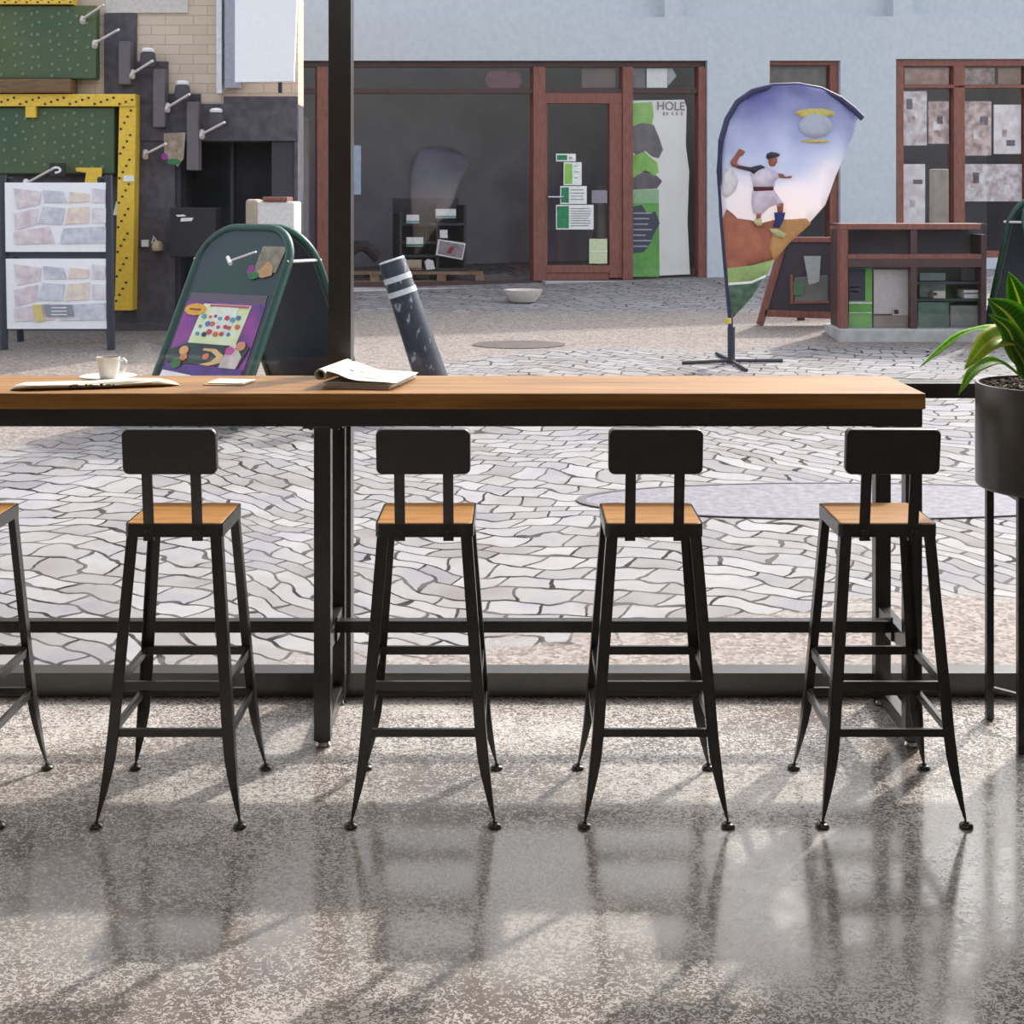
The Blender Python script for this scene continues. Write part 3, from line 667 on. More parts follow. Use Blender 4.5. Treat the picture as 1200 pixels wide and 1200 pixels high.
# ---------------------------------------------------------------- green A-boards
def arch(W, H, r, n=8, inset=0):
    pts = [(-W/2+inset, inset)]
    for cx, a0 in ((-W/2+r, 180), (W/2-r, 90)):
        for k in range(n+1):
            a = R(a0-90*k/n); pts.append((cx+(r-inset)*math.cos(a), H-r+(r-inset)*math.sin(a)))
    pts.append((W/2-inset, inset)); return pts
def green_board(loc, yaw, label, L=.42, H=1.25, W=.80, poster=True):
    root = empty('advertising_board', loc, yaw, label, 'advertising board', 'rounded green advertising boards')
    Hp = math.hypot(H, L); lean = math.atan2(L, H)
    for side in (-1, 1):        # -1 front (camera side), +1 back
        ph = empty('front_leaf' if side < 0 else 'back_leaf', (0, side*(L+.03), .0)); ph.parent = root
        # local x across, z up, leaning toward the hinge
        ph.rotation_euler = (side*lean, 0, 0)
        bpy.data.objects.remove(ph)
        Mx = Matrix.Translation((0, side*(L+.03), 0)) @ Matrix.Rotation(side*lean, 4, 'X')
        o_in = arch(W, Hp, .26, inset=.02)
        mb = MB(); mb.prism([Mx @ Vector((x, -.012, z)) for x, z in o_in], Mx.to_3x3() @ Vector((0, .024, 0)))
        pn = mb.build('front_leaf' if side < 0 else 'back_leaf', NAVY if side > 0 else mat('board_face', (34,66,60), .45, c2=(46,48,68), nscale=1.6), root)
        out = arch(W, Hp, .26)
        mb = MB(); mb.tube([Mx @ Vector((x, 0, z)) for x, z in out], .03, 10)
        mb.build('frame', TEAL, pn, smooth=True)
        if side < 0 and poster:
            def q(nm, pts, m, d, lab=None):
                if min(z for x, z in pts) < .7: pts = [(x, .21+.74*(z-.03)) for x, z in pts]
                mb = MB(); mb.prism([Mx @ Vector((x*W/2, -d, z*Hp)) for x, z in pts], Mx.to_3x3() @ Vector((0, .003, 0)))
                return mb.build(nm, m, pn, label=lab)
            q('poster', [(-.86,.03),(.86,.03),(.86,.56),(-.86,.56)], mat('purple_print', (86,48,124), .4, c2=(160,64,150), nscale=4), .016, 'purple printed poster')
            q('poster_top', [(-.84,.56),(.84,.56),(.84,.62),(-.84,.62)], mat('mauve_print', (98,84,104), .5), .016)
            q('poster_panel', [(-.52,.26),(.52,.26),(.58,.545),(-.46,.545)], mat('lime_cream_print', (206,222,150), .5, c2=(232,236,210), nscale=7), .020)
            q('white_print', [(-.22,.36),(.30,.36),(.34,.53),(-.22,.53)], mat('white_green_print', (232,240,224), .5), .023)
            q('panel_top', [(-.30,.525),(.54,.525),(.55,.54),(-.30,.54)], mat('rose_line', (190,90,100), .5), .0235)
            q('ground_print', [(-.86,.13),(.72,.13),(.84,.27),(-.5,.27),(-.84,.22)], mat('forest_print', (34,74,50), .5, c2=(50,44,60), nscale=12), .0235)
            q('path_print', [(-.10,.24),(.16,.24),(.36,.20),(.34,.15),(.10,.125),(-.10,.13),(.14,.155),(.22,.19),(.08,.22),(-.12,.225)], mat('sand_path', (226,186,130), .5), .0265)
            q('bottom_print', [(-.86,.03),(.86,.03),(.84,.12),(-.84,.12)], mat('violet_print', (88,56,150), .5, c2=(64,50,110), nscale=10), .0235)
            q('white_ribbon', [(-.86,.03),(-.1,.03),(-.2,.055),(-.84,.075)], PAPER, .0265)
            q('white_ribbon', [(.35,.03),(.80,.03),(.78,.05),(.36,.052)], PAPER, .0265)
            q('figure_print', [(.34,.12),(.70,.12),(.74,.20),(.62,.25),(.42,.25),(.36,.19)], mat('cream_figure', (220,208,200), .5, c2=(190,170,170), nscale=14), .0265)
            q('yellow_badge', [(-.60+.24*math.cos(k*PI/8), .50+.042*math.sin(k*PI/8)) for k in range(16)], mat('orange_badge', (236,170,60), .5), .0235)
            q('text_line', [(-.72,.495),(-.48,.495),(-.48,.505),(-.72,.505)], mat('brown_ink', (130,84,30), .5), .0265)
            rr = random.Random(5); cols = [(200,60,80), (70,120,190), (60,150,80), (40,60,90), (220,110,60), (190,60,140), (90,160,190)]
            for k in range(20):
                row = k // 7; x = -.36+.13*(k % 7)+rr.uniform(-.03,.03); z = .45-.055*row+rr.uniform(-.012,.012)
                cc = cols[rr.randrange(7)]; rad = rr.uniform(.035,.06)
                q('printed_sweet', [(x+rad*math.cos(a*PI/4), z+rad*.32*math.sin(a*PI/4)) for a in range(8)], mat('sweet_%d_%d_%d' % cc, cc, .5), .0265)
            for (x, z, r_, cc) in ((-.52,.215,.10,(226,170,110)), (-.48,.17,.08,(210,120,60)), (.0,.185,.07,(214,120,90)), (.46,.235,.09,(206,80,160)), (.50,.265,.07,(240,210,226)), (-.6,.125,.12,(50,110,60)), (.66,.27,.10,(214,150,110))):
                q('printed_sweet', [(x+r_*math.cos(a*PI/5), z+r_*.32*math.sin(a*PI/5)) for a in range(10)], mat('sweet_%d_%d_%d' % cc, cc, .5), .029)
            q('taped_sheet', [(.36,.765),(.84,.765),(.90,.90),(.38,.90)], mat('mottled_sheet', (150,142,120), .6, c2=(120,112,96), nscale=16), .018, 'mottled beige sheet')
            q('printed_flower', [(.42,.745),(.60,.735),(.78,.75),(.74,.80),(.60,.82),(.50,.78)], mat('tan_print', (196,150,110), .6), .021)
            q('green_blob', [(.40+.12*math.cos(a*PI/5), .745+.02*math.sin(a*PI/5)) for a in range(10)], mat('leaf_green', (40,120,70), .4), .023)
            q('purple_blob', [(.30+.08*math.cos(a*PI/5), .775+.025*math.sin(a*PI/5)) for a in range(10)], mat('purple_blob', (150,50,140), .4), .022)
    # spacer bar at the hinge and feet
    for sx in (-1, 1):
        mb = MB(); mb.tube([(sx*(W/2+.01), -.16, H*.83), (sx*(W/2+.01), .16, H*.83)], .010, 8); mb.build('spacer_bar', ROD, root, smooth=True)
    MB().box(-.2, .2, -.05, .05, H-.03, H-.005).build('hinge', TEAL, root, bevel=.005)
    return root
gb = green_board((-1.70, 9.15, gz(9.15)-.0), R(-38), L=.60, H=1.20, label= 'green framed advertising board with a purple game poster beside the left window post')
gb.rotation_euler = (math.atan(SLOPE)*0, 0, R(-33))
# second one, at the right edge of the photo
def copy_board(src, loc, yaw, label, drop=()):
    r_ = dup(src); r_.location = loc; r_.rotation_euler = (0, 0, yaw); r_['label'] = label; return r_
gb2 = green_board((4.75, 12.3, gz(12.3)), R(18), 'dark green rounded advertising board with plain navy faces at the right edge of the photo', poster=False)
# rod lying over the first board's face
o = empty('wall_rod', px(268,307,8.75), 0, 'white rod fixed across the face of the green advertising board', 'rod', 'slanting white rods')
part(MB().tube([px(269,306,8.9), px(300,295,8.75)], .007, 8), 'rod', ROD, o, smooth=True)
part(MB().tube([px(267,302,8.95), px(270,309,8.85)], .014, 8), 'mount', ROD, o, smooth=True)

# ---------------------------------------------------------------- leaning bollard
bY = 9.1
b0 = px(519, 481, bY); b0.z = gz(bY); t0 = px(459, 305, bY)
root = empty('bollard', b0, 0, 'navy bollard leaning left with two white reflective bands and scuffed paint', 'bollard')
ax = (t0-b0)
def bmat():
    m = bpy.data.materials.new('scuffed_navy_paint'); m.use_nodes = True; n = m.node_tree; b = n.nodes['Principled BSDF']
    nz = n.nodes.new('ShaderNodeTexNoise'); nz.inputs['Scale'].default_value = 22; nz.inputs['Detail'].default_value = 5
    tc = n.nodes.new('ShaderNodeTexCoord'); mp = n.nodes.new('ShaderNodeMapping'); mp.inputs['Scale'].default_value = (1,1,.45); n.links.new(tc.outputs['Object'], mp.inputs[0]); n.links.new(mp.outputs[0], nz.inputs[0])
    cr = n.nodes.new('ShaderNodeValToRGB'); e = cr.color_ramp.elements; e[0].position = .60; e[0].color = s2l((44,50,66)); e[1].position = .66; e[1].color = s2l((150,152,160))
    n.links.new(nz.outputs['Fac'], cr.inputs[0]); n.links.new(cr.outputs[0], b.inputs['Base Color']); b.inputs['Roughness'].default_value = .5
    return m
def bp_(t): return b0+ax*t
part(MB().tube([bp_(-.02), bp_(.3), bp_(.6), bp_(.985), bp_(1)], [.112,.106,.099,.089,.084], 24), 'post', bmat(), root, smooth=True)
for ta, tb in ((.865,.90), (.775,.81)):
    part(MB().tube([bp_(ta), bp_(tb)], [.0975,.0965] if ta < .8 else [.0945,.0935], 24), 'reflective_band', mat('worn_white_band', (214,218,224), .4), root, smooth=True)
part(MB().tube([bp_(.995), bp_(1.006)], [.088,.083], 24), 'cap', mat('worn_white_band', (214,218,224), .4), root, smooth=True)

# ---------------------------------------------------------------- white bowl on the kerb
c = px(613, 357, 15.0); c.z = gz(15.0)
MB().lathe([(.10,0),(.13,.005),(.175,.06),(.205,.12),(.21,.135),(.195,.135),(.165,.06),(.12,.025),(.0,.02)], c, 28, cap=True).build('white_bowl', mat('white_ceramic', (224,216,208), .4), smooth=True, label='shallow white bowl standing on the ground before the shop window', cat='bowl')
# ground plates
def disc(name, cx, cy, rx, ry, m, h, label, cat, ring=None):
    mb = MB(); n = 40
    def P_(k, s): 
        x = cx+rx*s*math.cos(2*PI*k/n); y = cy+ry*s*math.sin(2*PI*k/n); return Vector((x, y, gz(y)+h))
    mb.loft([[P_(k, 1)-Vector((0,0,h+.01)) for k in range(n)], [P_(k, 1) for k in range(n)]])
    o = mb.build(name, m, label=label, cat=cat)
    if ring:
        mr = MB(); rr = []
        for s, dz in ((1.0,.0),(1.0,.004),(1.035,.004),(1.035,0)):
            rr.append([P_(k, s)+Vector((0,0,dz-.001)) for k in range(n)])
        mr.loft(rr+[rr[0]], cap=False); part(mr, 'rim', ring, o)
    return o
disc('manhole_surround', 1.62, 6.93, 1.28, .33, mat('lilac_asphalt', (122,120,130), .8, c2=(100,98,108), nscale=26), .004, 'smooth lilac oval patch with a dark rim let into the cobbles', 'manhole', mat('dark_rim', (88,82,86), .7))
disc('drain_cover', .02, 12.0, .40, .22, mat('brown_iron', (96,86,84), .6, c2=(78,70,70), nscale=20), .005, 'brown oval drain cover in the paving before the shop', 'drain')

# ---------------------------------------------------------------- feather flag
fY = 11.05
def fp(x, y, d=0.0): return px(x, y, fY+d)
fl = empty('feather_flag', (px(857,425,fY).x, fY, gz(fY)), 0, 'curved feather flag printed with a ball player under a blue and white sky', 'flag')
pole_px = [(857,425),(856,372),(850,300),(846,250),(843,200),(845,165),(852,140),(864,120),(882,107),(905,101),(935,100),(962,105),(985,116),(1000,128),(1011,139)]
MBp = MB().tube([fp(x, y) for x, y in pole_px], [.022]*2+[.024]*13, 8); part(MBp, 'pole', mat('navy_sleeve', (54,54,92), .6), fl, smooth=True)
part(MB().tube([(fp(857,425).x, fY, gz(fY)), fp(857,383)], .030, 10), 'ground_socket', LEGM, fl, smooth=True)
part(MB().tube([fp(853,373,-.05), fp(853,379,-.05)], .026, 8), 'plug', mat('yellow_plug', (222,200,70), .5), fl)
for a in (8, 98):
    d = Vector((math.cos(R(a)), math.sin(R(a)), 0)); B = Vector((fp(857,425).x, fY, gz(fY)))
    mb = MB(); pa, pb = B-d*.40, B+d*.42; pa.z = gz(pa.y)+.012; pb.z = gz(pb.y)+.012; B2 = B.copy(); B2.z += .02
    mb.tube([pa, B2, pb], .014, 6); part(mb, 'foot_bar', LEGM, fl, smooth=True)
flag_px = [(857,372),(850,300),(846,250),(843,200),(845,165),(852,140),(864,120),(882,107),(905,101),(935,100),(962,105),(985,116),(1007,138),(1002,152),(992,175),(977,208),(966,240),(948,262),(928,283),(912,300),(898,322),(880,348)]
def wave(p):   # gentle billow of the cloth, in metres along Y
    return .05*math.sin(p.x*5.5+p.z*2)
def flag_mat():
    m = bpy.data.materials.new('printed_sky_cloth'); m.use_nodes = True; n = m.node_tree; b = n.nodes['Principled BSDF']; L = n.links
    tc = n.nodes.new('ShaderNodeTexCoord'); sp = n.nodes.new('ShaderNodeSeparateXYZ'); L.new(tc.outputs['Object'], sp.inputs[0])
    nz = n.nodes.new('ShaderNodeTexNoise'); nz.inputs['Scale'].default_value = 3; nz.inputs['Detail'].default_value = 6; L.new(tc.outputs['Object'], nz.inputs[0])
    ma = n.nodes.new('ShaderNodeMath'); ma.operation = 'MULTIPLY_ADD'; ma.inputs[1].default_value = .7; L.new(nz.outputs['Fac'], ma.inputs[0]); L.new(sp.outputs[2], ma.inputs[2])
    mr = n.nodes.new('ShaderNodeMapRange'); mr.inputs[1].default_value = 1.65; mr.inputs[2].default_value = 3.0; L.new(ma.outputs[0], mr.inputs[0])
    cr = n.nodes.new('ShaderNodeValToRGB'); e = cr.color_ramp.elements
    e[0].position = .0; e[0].color = s2l((250,240,236)); e[1].position = 1; e[1].color = s2l((110,106,172))
    for p_, c_ in ((.30,(246,240,244)), (.50,(208,214,234)), (.78,(158,162,202))): q = e.new(p_); q.color = s2l(c_)
    L.new(mr.outputs[0], cr.inputs[0]); L.new(cr.outputs[0], b.inputs['Base Color']); b.inputs['Roughness'].default_value = .7
    tr = n.nodes.new('ShaderNodeBsdfTranslucent'); L.new(cr.outputs[0], tr.inputs[0]); mx = n.nodes.new('ShaderNodeMixShader'); mx.inputs[0].default_value = .35
    L.new(b.outputs[0], mx.inputs[1]); L.new(tr.outputs[0], mx.inputs[2]); L.new(mx.outputs[0], n.nodes['Material Output'].inputs[0])
    return m
def cloth(name, pts, m, d, parent, sub=.12, thick=.006, label=None):
    """polygon in photo pixels on the flag, cut into a grid so it follows the billow"""
    bm = bmesh.new(); vs_ = [bm.verts.new(fp(x, y)) for x, y in pts]; bm.faces.new(vs_)
    xs = [v.co.x for v in vs_]; zs = [v.co.z for v in vs_]
    for ax_, lo, hi in (('x', min(xs), max(xs)), ('z', min(zs), max(zs))):
        t = math.ceil(lo/sub)*sub
        while t < hi:
            co = Vector((t,0,0)) if ax_ == 'x' else Vector((0,0,t)); no = Vector((1,0,0)) if ax_ == 'x' else Vector((0,0,1))
            bmesh.ops.bisect_plane(bm, geom=bm.verts[:]+bm.edges[:]+bm.faces[:], plane_co=co, plane_no=no); t += sub
    for v in bm.verts: v.co.y += wave(v.co)-d
    me = bpy.data.meshes.new(name); bm.normal_update(); bm.to_mesh(me); bm.free(); me.materials.append(m)
    for p in me.polygons: p.use_smooth = True
    o = bpy.data.objects.new(name, me); COL.objects.link(o); o.parent = parent; o.matrix_parent_inverse = world_of(parent).inverted()
    md = o.modifiers.new('Solidify', 'SOLIDIFY'); md.thickness = thick; md.offset = 0
    if label: o['label'] = label
    return o
cl = cloth('cloth', flag_px, flag_mat(), 0, fl, thick=.004)
FRD = mat('print_red_earth', (176,104,86), .7, c2=(206,134,104), nscale=7)
cloth('printed_field', [(848,285),(846,256),(851,245),(858,250),(864,256),(880,258),(892,262),(915,256),(945,262),(928,283),(912,300),(905,308),(880,314),(851,316)], FRD, .006, cl, thick=.003)
cloth('printed_field', [(912,258),(945,256),(950,262),(928,283),(908,306),(902,290)], mat('print_ochre', (232,178,116), .7), .009, cl, thick=.003)
cloth('printed_grass', [(851,314),(880,311),(908,304),(903,316),(896,326),(870,332),(852,334)], mat('print_grass', (184,208,136), .7), .012, cl, thick=.003)
cloth('printed_foliage', [(852,333),(870,331),(896,324),(880,348),(857,372),(854,350)], mat('print_foliage', (78,104,86), .7, c2=(116,142,116), nscale=16), .012, cl, thick=.003)
cloth('printed_line', [(852,331),(880,329),(898,322),(897,325),(880,332),(852,334)], PAPER, .015, cl, thick=.003)
cloth('printed_cloud', [(846,200),(856,196),(862,202),(866,212),(862,224),(852,232),(847,230)], mat('print_cloud', (252,248,250), .7), .006, cl, thick=.003)
cloth('printed_halo', ell(954,133,24,5.5,20), mat('print_yellow', (240,222,130), .6), .006, cl, thick=.003)
cloth('printed_halo', ell(954,148,20,14,20), mat('print_pale', (214,220,228), .6, c2=(206,208,226)), .009, cl, thick=.003)
cloth('printed_halo', ell(954,166,17,2,16), mat('print_yellow', (240,222,130), .6), .012, cl, thick=.003)
SKIN = mat('print_skin', (196,124,104), .7); WHT = mat('print_white', (250,244,250), .7, c2=(226,212,228), nscale=12); DGR = mat('print_slate', (88,78,98), .7)
pl_parts = [('printed_player', [(880,204),(888,196),(897,195),(903,198),(912,202),(915,206),(909,212),(908,219),(905,224),(884,222),(882,212)], WHT),
    ('printed_arm', [(858,195),(856,190),(862,182),(867,174),(874,177),(872,181),(867,184),(864,190),(866,193),(880,196),(880,201),(864,197)], SKIN),
    ('printed_sleeve', [(864,194),(880,196),(892,193),(898,196),(890,199),(884,204),(879,200),(864,197)], DGR),
    ('printed_arm', [(912,203),(918,204),(920,207),(928,206),(927,209),(919,209),(913,208)], SKIN),
    ('printed_head', [(901,186),(908,183),(911,186),(911,190),(908,195),(903,195),(901,191)], SKIN),
    ('printed_cap', [(898,184),(899,180),(904,178),(910,179),(914,181),(912,184),(906,184),(900,187)], DGR),
    ('printed_belt', [(883,219),(907,219),(907,223),(884,224)], mat('print_maroon', (128,54,72), .7)),
    ('printed_trousers', [(882,223),(908,223),(914,232),(919,239),(917,243),(910,240),(902,243),(895,250),(889,251),(883,250),(881,238)], WHT),
    ('printed_leg', [(887,250),(893,249),(892,256),(887,257)], SKIN), ('printed_leg', [(911,239),(919,238),(918,249),(912,249)], SKIN),
    ('printed_sock', [(908,249),(921,249),(919,258),(914,267),(907,266),(909,258)], mat('print_blue', (62,78,140), .7)),
    ('printed_shoe', [(902,268),(912,268),(922,274),(920,279),(912,278),(906,274)], mat('print_cream', (230,226,170), .7)),
    ('printed_shoe', [(885,257),(893,257),(894,264),(888,265),(884,261)], mat('print_cream', (230,226,170), .7))]
for k_, m_ in MATS.items():        # inks on thin cloth let the light through as the cloth does
    if k_.startswith('print_'):
        n_ = m_.node_tree; b_ = n_.nodes['Principled BSDF']; src = b_.inputs['Base Color'].links[0].from_socket
        t_ = n_.nodes.new('ShaderNodeBsdfTranslucent'); n_.links.new(src, t_.inputs[0]); x_ = n_.nodes.new('ShaderNodeMixShader'); x_.inputs[0].default_value = .35
        n_.links.new(b_.outputs[0], x_.inputs[1]); n_.links.new(t_.outputs[0], x_.inputs[2]); n_.links.new(x_.outputs[0], n_.nodes['Material Output'].inputs[0])
for nm, pts, m_ in pl_parts: cloth(nm, pts, m_, .018 if nm not in ('printed_sleeve','printed_cap','printed_belt') else .021, cl, thick=.003)

# ---------------------------------------------------------------- wooden chalk board behind the flag
kY = 13.2
def kp(x, y, d=0): return px(x, y, kY+d)
kb = empty('chalkboard_stand', (px(935,382,kY).x, kY, gz(kY)), 0, 'red-brown timber framed chalkboard stand behind the feather flag', 'chalkboard')
part(MB().prism([kp(919,281), kp(985,281), kp(985,368), kp(897,368)], (0,.03,0)), 'board', mat('chalk_slate', (56,52,66), .7, c2=(70,62,66)), kb)
def bar(a, b_, wpx, nm='frame_bar', m=RED, d=-.02, p=kb, depth=.06):
    a = Vector(a); b_ = Vector(b_); t = (b_-a).normalized(); s = Vector((t[1], -t[0]))*wpx/2
    q = [a+s, b_+s, b_-s, a-s]
    return part(MB().prism([kp(v[0], v[1], d) for v in q], (0, depth, 0)), nm, m, p, bevel=.006)
bar((920,279),(891,381),8,'leg'); bar((916,281),(984,281),6); bar((896,367),(985,370),8); bar((984,279),(988,384),8,'leg')
part(MB().prism([kp(935,372,.35), kp(943,372,.35), kp(943,380,.35), kp(935,380,.35)], (0,.05,0)), 'rear_leg', DARKRED, kb)
bar((928,322),(928,356),4); bar((928,355),(972,354),3)
part(MB().prism([kp(931,325,-.012), kp(970,322,-.012), kp(970,353,-.012), kp(931,354,-.012)], (0,.01,0)), 'chalk_panel', mat('smudged_slate', (120,120,116), .8, c2=(96,100,100), nscale=5), kb)
part(MB().prism([kp(942,300,-.02), kp(962,300,-.02), kp(960,330,-.02), kp(948,334,-.02)], (0,.01,0)), 'paper', mat('grey_paper', (176,178,176), .8), kb)
part(MB().prism([kp(930,330,-.022), kp(942,330,-.022), kp(942,346,-.022), kp(930,346,-.022)], (0,.008,0)), 'green_note', mat('dull_green', (92,124,96), .8), kb)

# ---------------------------------------------------------------- glazed street display case
cY = 12.25
def cp(x, y, d=0): return px(x, y, cY+d)
dc = empty('display_case', (px(1060,392,cY).x, cY, gz(cY)), 0, 'timber framed glazed display case standing on the paving right of the chalkboard', 'display case')
def cbx(nm, x0, y0, x1, y1, m, d0=0, dep=.08, par=None, **k):
    return part(MB().prism([cp(x0,y0,d0), cp(x1,y0,d0), cp(x1,y1,d0), cp(x0,y1,d0)], (0,dep,0)), nm, m, par or dc, **k)
mb = MB(); zb = gz(cY)-.01
a0 = cp(984,265); a1 = cp(994,265)
mb.box(a0.x, a1.x, cY, cY+.1, zb, a0.z); part(mb, 'post', RED, dc, bevel=.006)
cbx('post', 1067, 268, 1075, 388, DARKRED, bevel=.005); cbx('post', 1150, 275, 1156, 388, DARKRED)
cbx('rail', 984, 262, 1150, 269, RED, -.01, .12, bevel=.004); cbx('rail', 994, 298, 1150, 303, RED, -.005, .1); cbx('rail', 994, 303, 1150, 313, DARKRED, -.003, .1)
cbx('base', 984, 386, 1156, 402, CONC, -.08, .6, bevel=.01)
cbx('back_panel', 994, 269, 1150, 388, mat('display_back', (120,116,120), .8, c2=(98,96,106), nscale=2.5), .45, .02)
cbx('side_panel', 984, 269, 987, 388, DARKRED, .1, .36); cbx('side_panel', 1153, 275, 1156, 388, DARKRED, .08, .38); cbx('top_panel', 984, 262, 1156, 265, DARKRED, .1, .38)
cbx('pane', 994, 269, 1150, 298, GLASS_SHOP, .05, .008); cbx('pane', 994, 313, 1150, 386, GLASS_SHOP, .05, .008)
cbx('shelf_board', 1075, 350, 1150, 353, LEGM, .1, .34); cbx('shelf_board', 1075, 330, 1150, 333, LEGM, .1, .34); 
def dthing(nm, lab, cat, x0, y0, x1, y1, m, d, dep=.02, extra=(), **k):
    o = MB().prism([cp(x0,y0,d), cp(x1,y0,d), cp(x1,y1,d), cp(x0,y1,d)], (0,dep,0)).build(nm, m, label=lab, cat=cat, **k)
    for (n2, a, b_, c_, d_, m2) in extra: part(MB().prism([cp(a,b_,d-.008), cp(c_,b_,d-.008), cp(c_,d_,d-.008), cp(a,d_,d-.008)], (0,.006,0)), n2, m2, o)
    return o
dthing('display_poster', 'green and slate poster at the left inside the glazed display case', 'poster', 995, 314, 1022, 384, mat('grass_print', (98,170,82), .6), .12, .02,
       (('dark_print', 995, 315, 1014, 352, mat('slate_print', (66,68,84), .6)), ('text_line', 996, 336, 1008, 337.5, PAPER), ('text_line', 996, 341, 1006, 342.5, PAPER), ('white_line', 995, 354, 1022, 356, PAPER), ('white_line', 995, 366, 1022, 367, PAPER)))
dthing('display_poster', 'plain off-white sheet at the centre inside the glazed display case', 'poster', 1024, 316, 1070, 368, mat('offwhite_sheet', (216,208,204), .8), .12, .02)
dthing('cardboard_box', 'brown box below the off-white sheet in the display case', 'box', 1024, 370, 1066, 386, mat('dull_brown', (138,118,110), .8, c2=(156,146,134), nscale=5), .10, .25)
dthing('display_poster', 'pale mint sheet between the posts of the display case', 'poster', 1078, 320, 1108, 349, mat('mint_sheet', (196,212,212), .8), .30, .02)
dthing('parcel', 'cream parcel with a dark mark on the upper shelf of the display case', 'parcel', 1094, 341, 1108, 349.5, mat('cream_parcel', (214,206,190), .8), .12, .1, (('dark_mark', 1094, 343, 1098, 346, INK),))
dthing('parcel', 'small cream parcel lying in front of the off-white sheet in the display case', 'parcel', 1046, 361, 1068, 369.5, mat('cream_parcel', (214,206,190), .8), .09, .02, (('dark_mark', 1048, 363, 1053, 368, INK),))
dthing('storage_box', 'green box at the bottom middle of the display case', 'box', 1076, 354, 1112, 385, mat('green_grey_box', (104,132,116), .8, c2=(78,96,88), nscale=4), .12, .3)
dthing('storage_box', 'grey-green box at the bottom right of the display case', 'box', 1114, 358, 1148, 385, mat('sage_box', (142,146,136), .8, c2=(112,112,110), nscale=5), .12, .3)
dthing('storage_box', 'white box with dark bands on the lower shelf of the display case', 'box', 1130, 340, 1148, 349.5, PAPER, .14, .2, (('band', 1130, 343, 1148, 344.5, GREYP),))
dthing('display_poster', 'grey speckled panel at the right inside the glazed display case', 'poster', 1127, 314, 1149, 329, mat('speckled_grey', (140,134,138), .8), .32, .02)
# slim grey banner stand in front of the wall, right
o = empty('street_pole', (px(1100,392,13.0).x, 13.0, gz(13.0)), 0, 'slim sand coloured pillar in front of the right-hand shop window', 'pillar')
mb = MB(); q0, q1 = px(1094,198,13.0), px(1112,198,13.0); mb.box(q0.x, q1.x, 13.0, 13.14, gz(13)-.01, q0.z); part(mb, 'shaft', mat('sand_stone', (170,160,150), .9, c2=(150,140,132), nscale=9), o, bevel=.01)

# ---------------------------------------------------------------- bar table
T = empty('bar_table', (-.57, 4.29, 0), 0, 'long wooden bar table on a black steel frame along the window', 'table')
def tp(mb, name, m, parent=T, **k): return part(mb, name, m, parent, **k)
top = tp(MB().box(-2.34, 1.198, 4.08, 4.5, .994, 1.041), 'tabletop', WOOD_TABLE, bevel=.004)
ap = MB().box(-2.33, 1.19, 4.086, 4.126, .943, .9935).box(-2.33, 1.19, 4.45, 4.49, .943, .9935).box(-2.33, -2.29, 4.126, 4.45, .943, .9935).box(1.15, 1.19, 4.126, 4.45, .943, .9935)
tp(ap, 'apron', BLACK, bevel=.002)
for xc in (-2.305, -.569, 1.174-.0):
    w2 = .0245
    if xc > 1: xc = 1.1655
    for y0, y1 in ((4.088, 4.135), (4.43, 4.477)):
        lg = tp(MB().box(xc-w2, xc+w2, y0, y1, .02, .9428), 'leg', BLACK, bevel=.002)
        part(MB().lathe([(.010,.022),(.010,.014),(.021,.013),(.025,.004),(.022,.0),(0,.0)], (xc, (y0+y1)/2, .001), 16), 'leveling_foot', CHROME, lg, smooth=True, label='chrome screw foot')
    for z0, z1 in ((.262, .318), (.02, .066)):
        tp(MB().box(xc-.018, xc+.018, 4.135, 4.43, z0, z1), 'cross_bar', BLACK, bevel=.002)
    for sgn in (-1, 1):
        if xc > 1 and sgn > 0 or xc < -2 and sgn < 0: continue
        pb = tp(MB().box(*sorted((xc+sgn*w2, xc+sgn*(w2+.034))), 4.10, 4.16, .934, .9428), 'bracket', BLACK)
        part(MB().lathe([(0,-.009),(.006,-.008),(.008,0),(0,0)], (xc+sgn*(w2+.014), 4.13, .934), 10), 'bolt', BLACK, pb, smooth=True)
for a, b_ in ((-2.287, -.587), (-.551, 1.1475)):
    st = tp(MB().box(a, b_, 4.262, 4.30, .284, .320), 'stretcher', BLACK, bevel=.002)
    for xe, sg in ((a, 1), (b_, -1)):
        pl_ = part(MB().box(*sorted((xe, xe+sg*.006)), 4.25, 4.312, .262, .335), 'end_plate', BLACK, st)
        pass
    
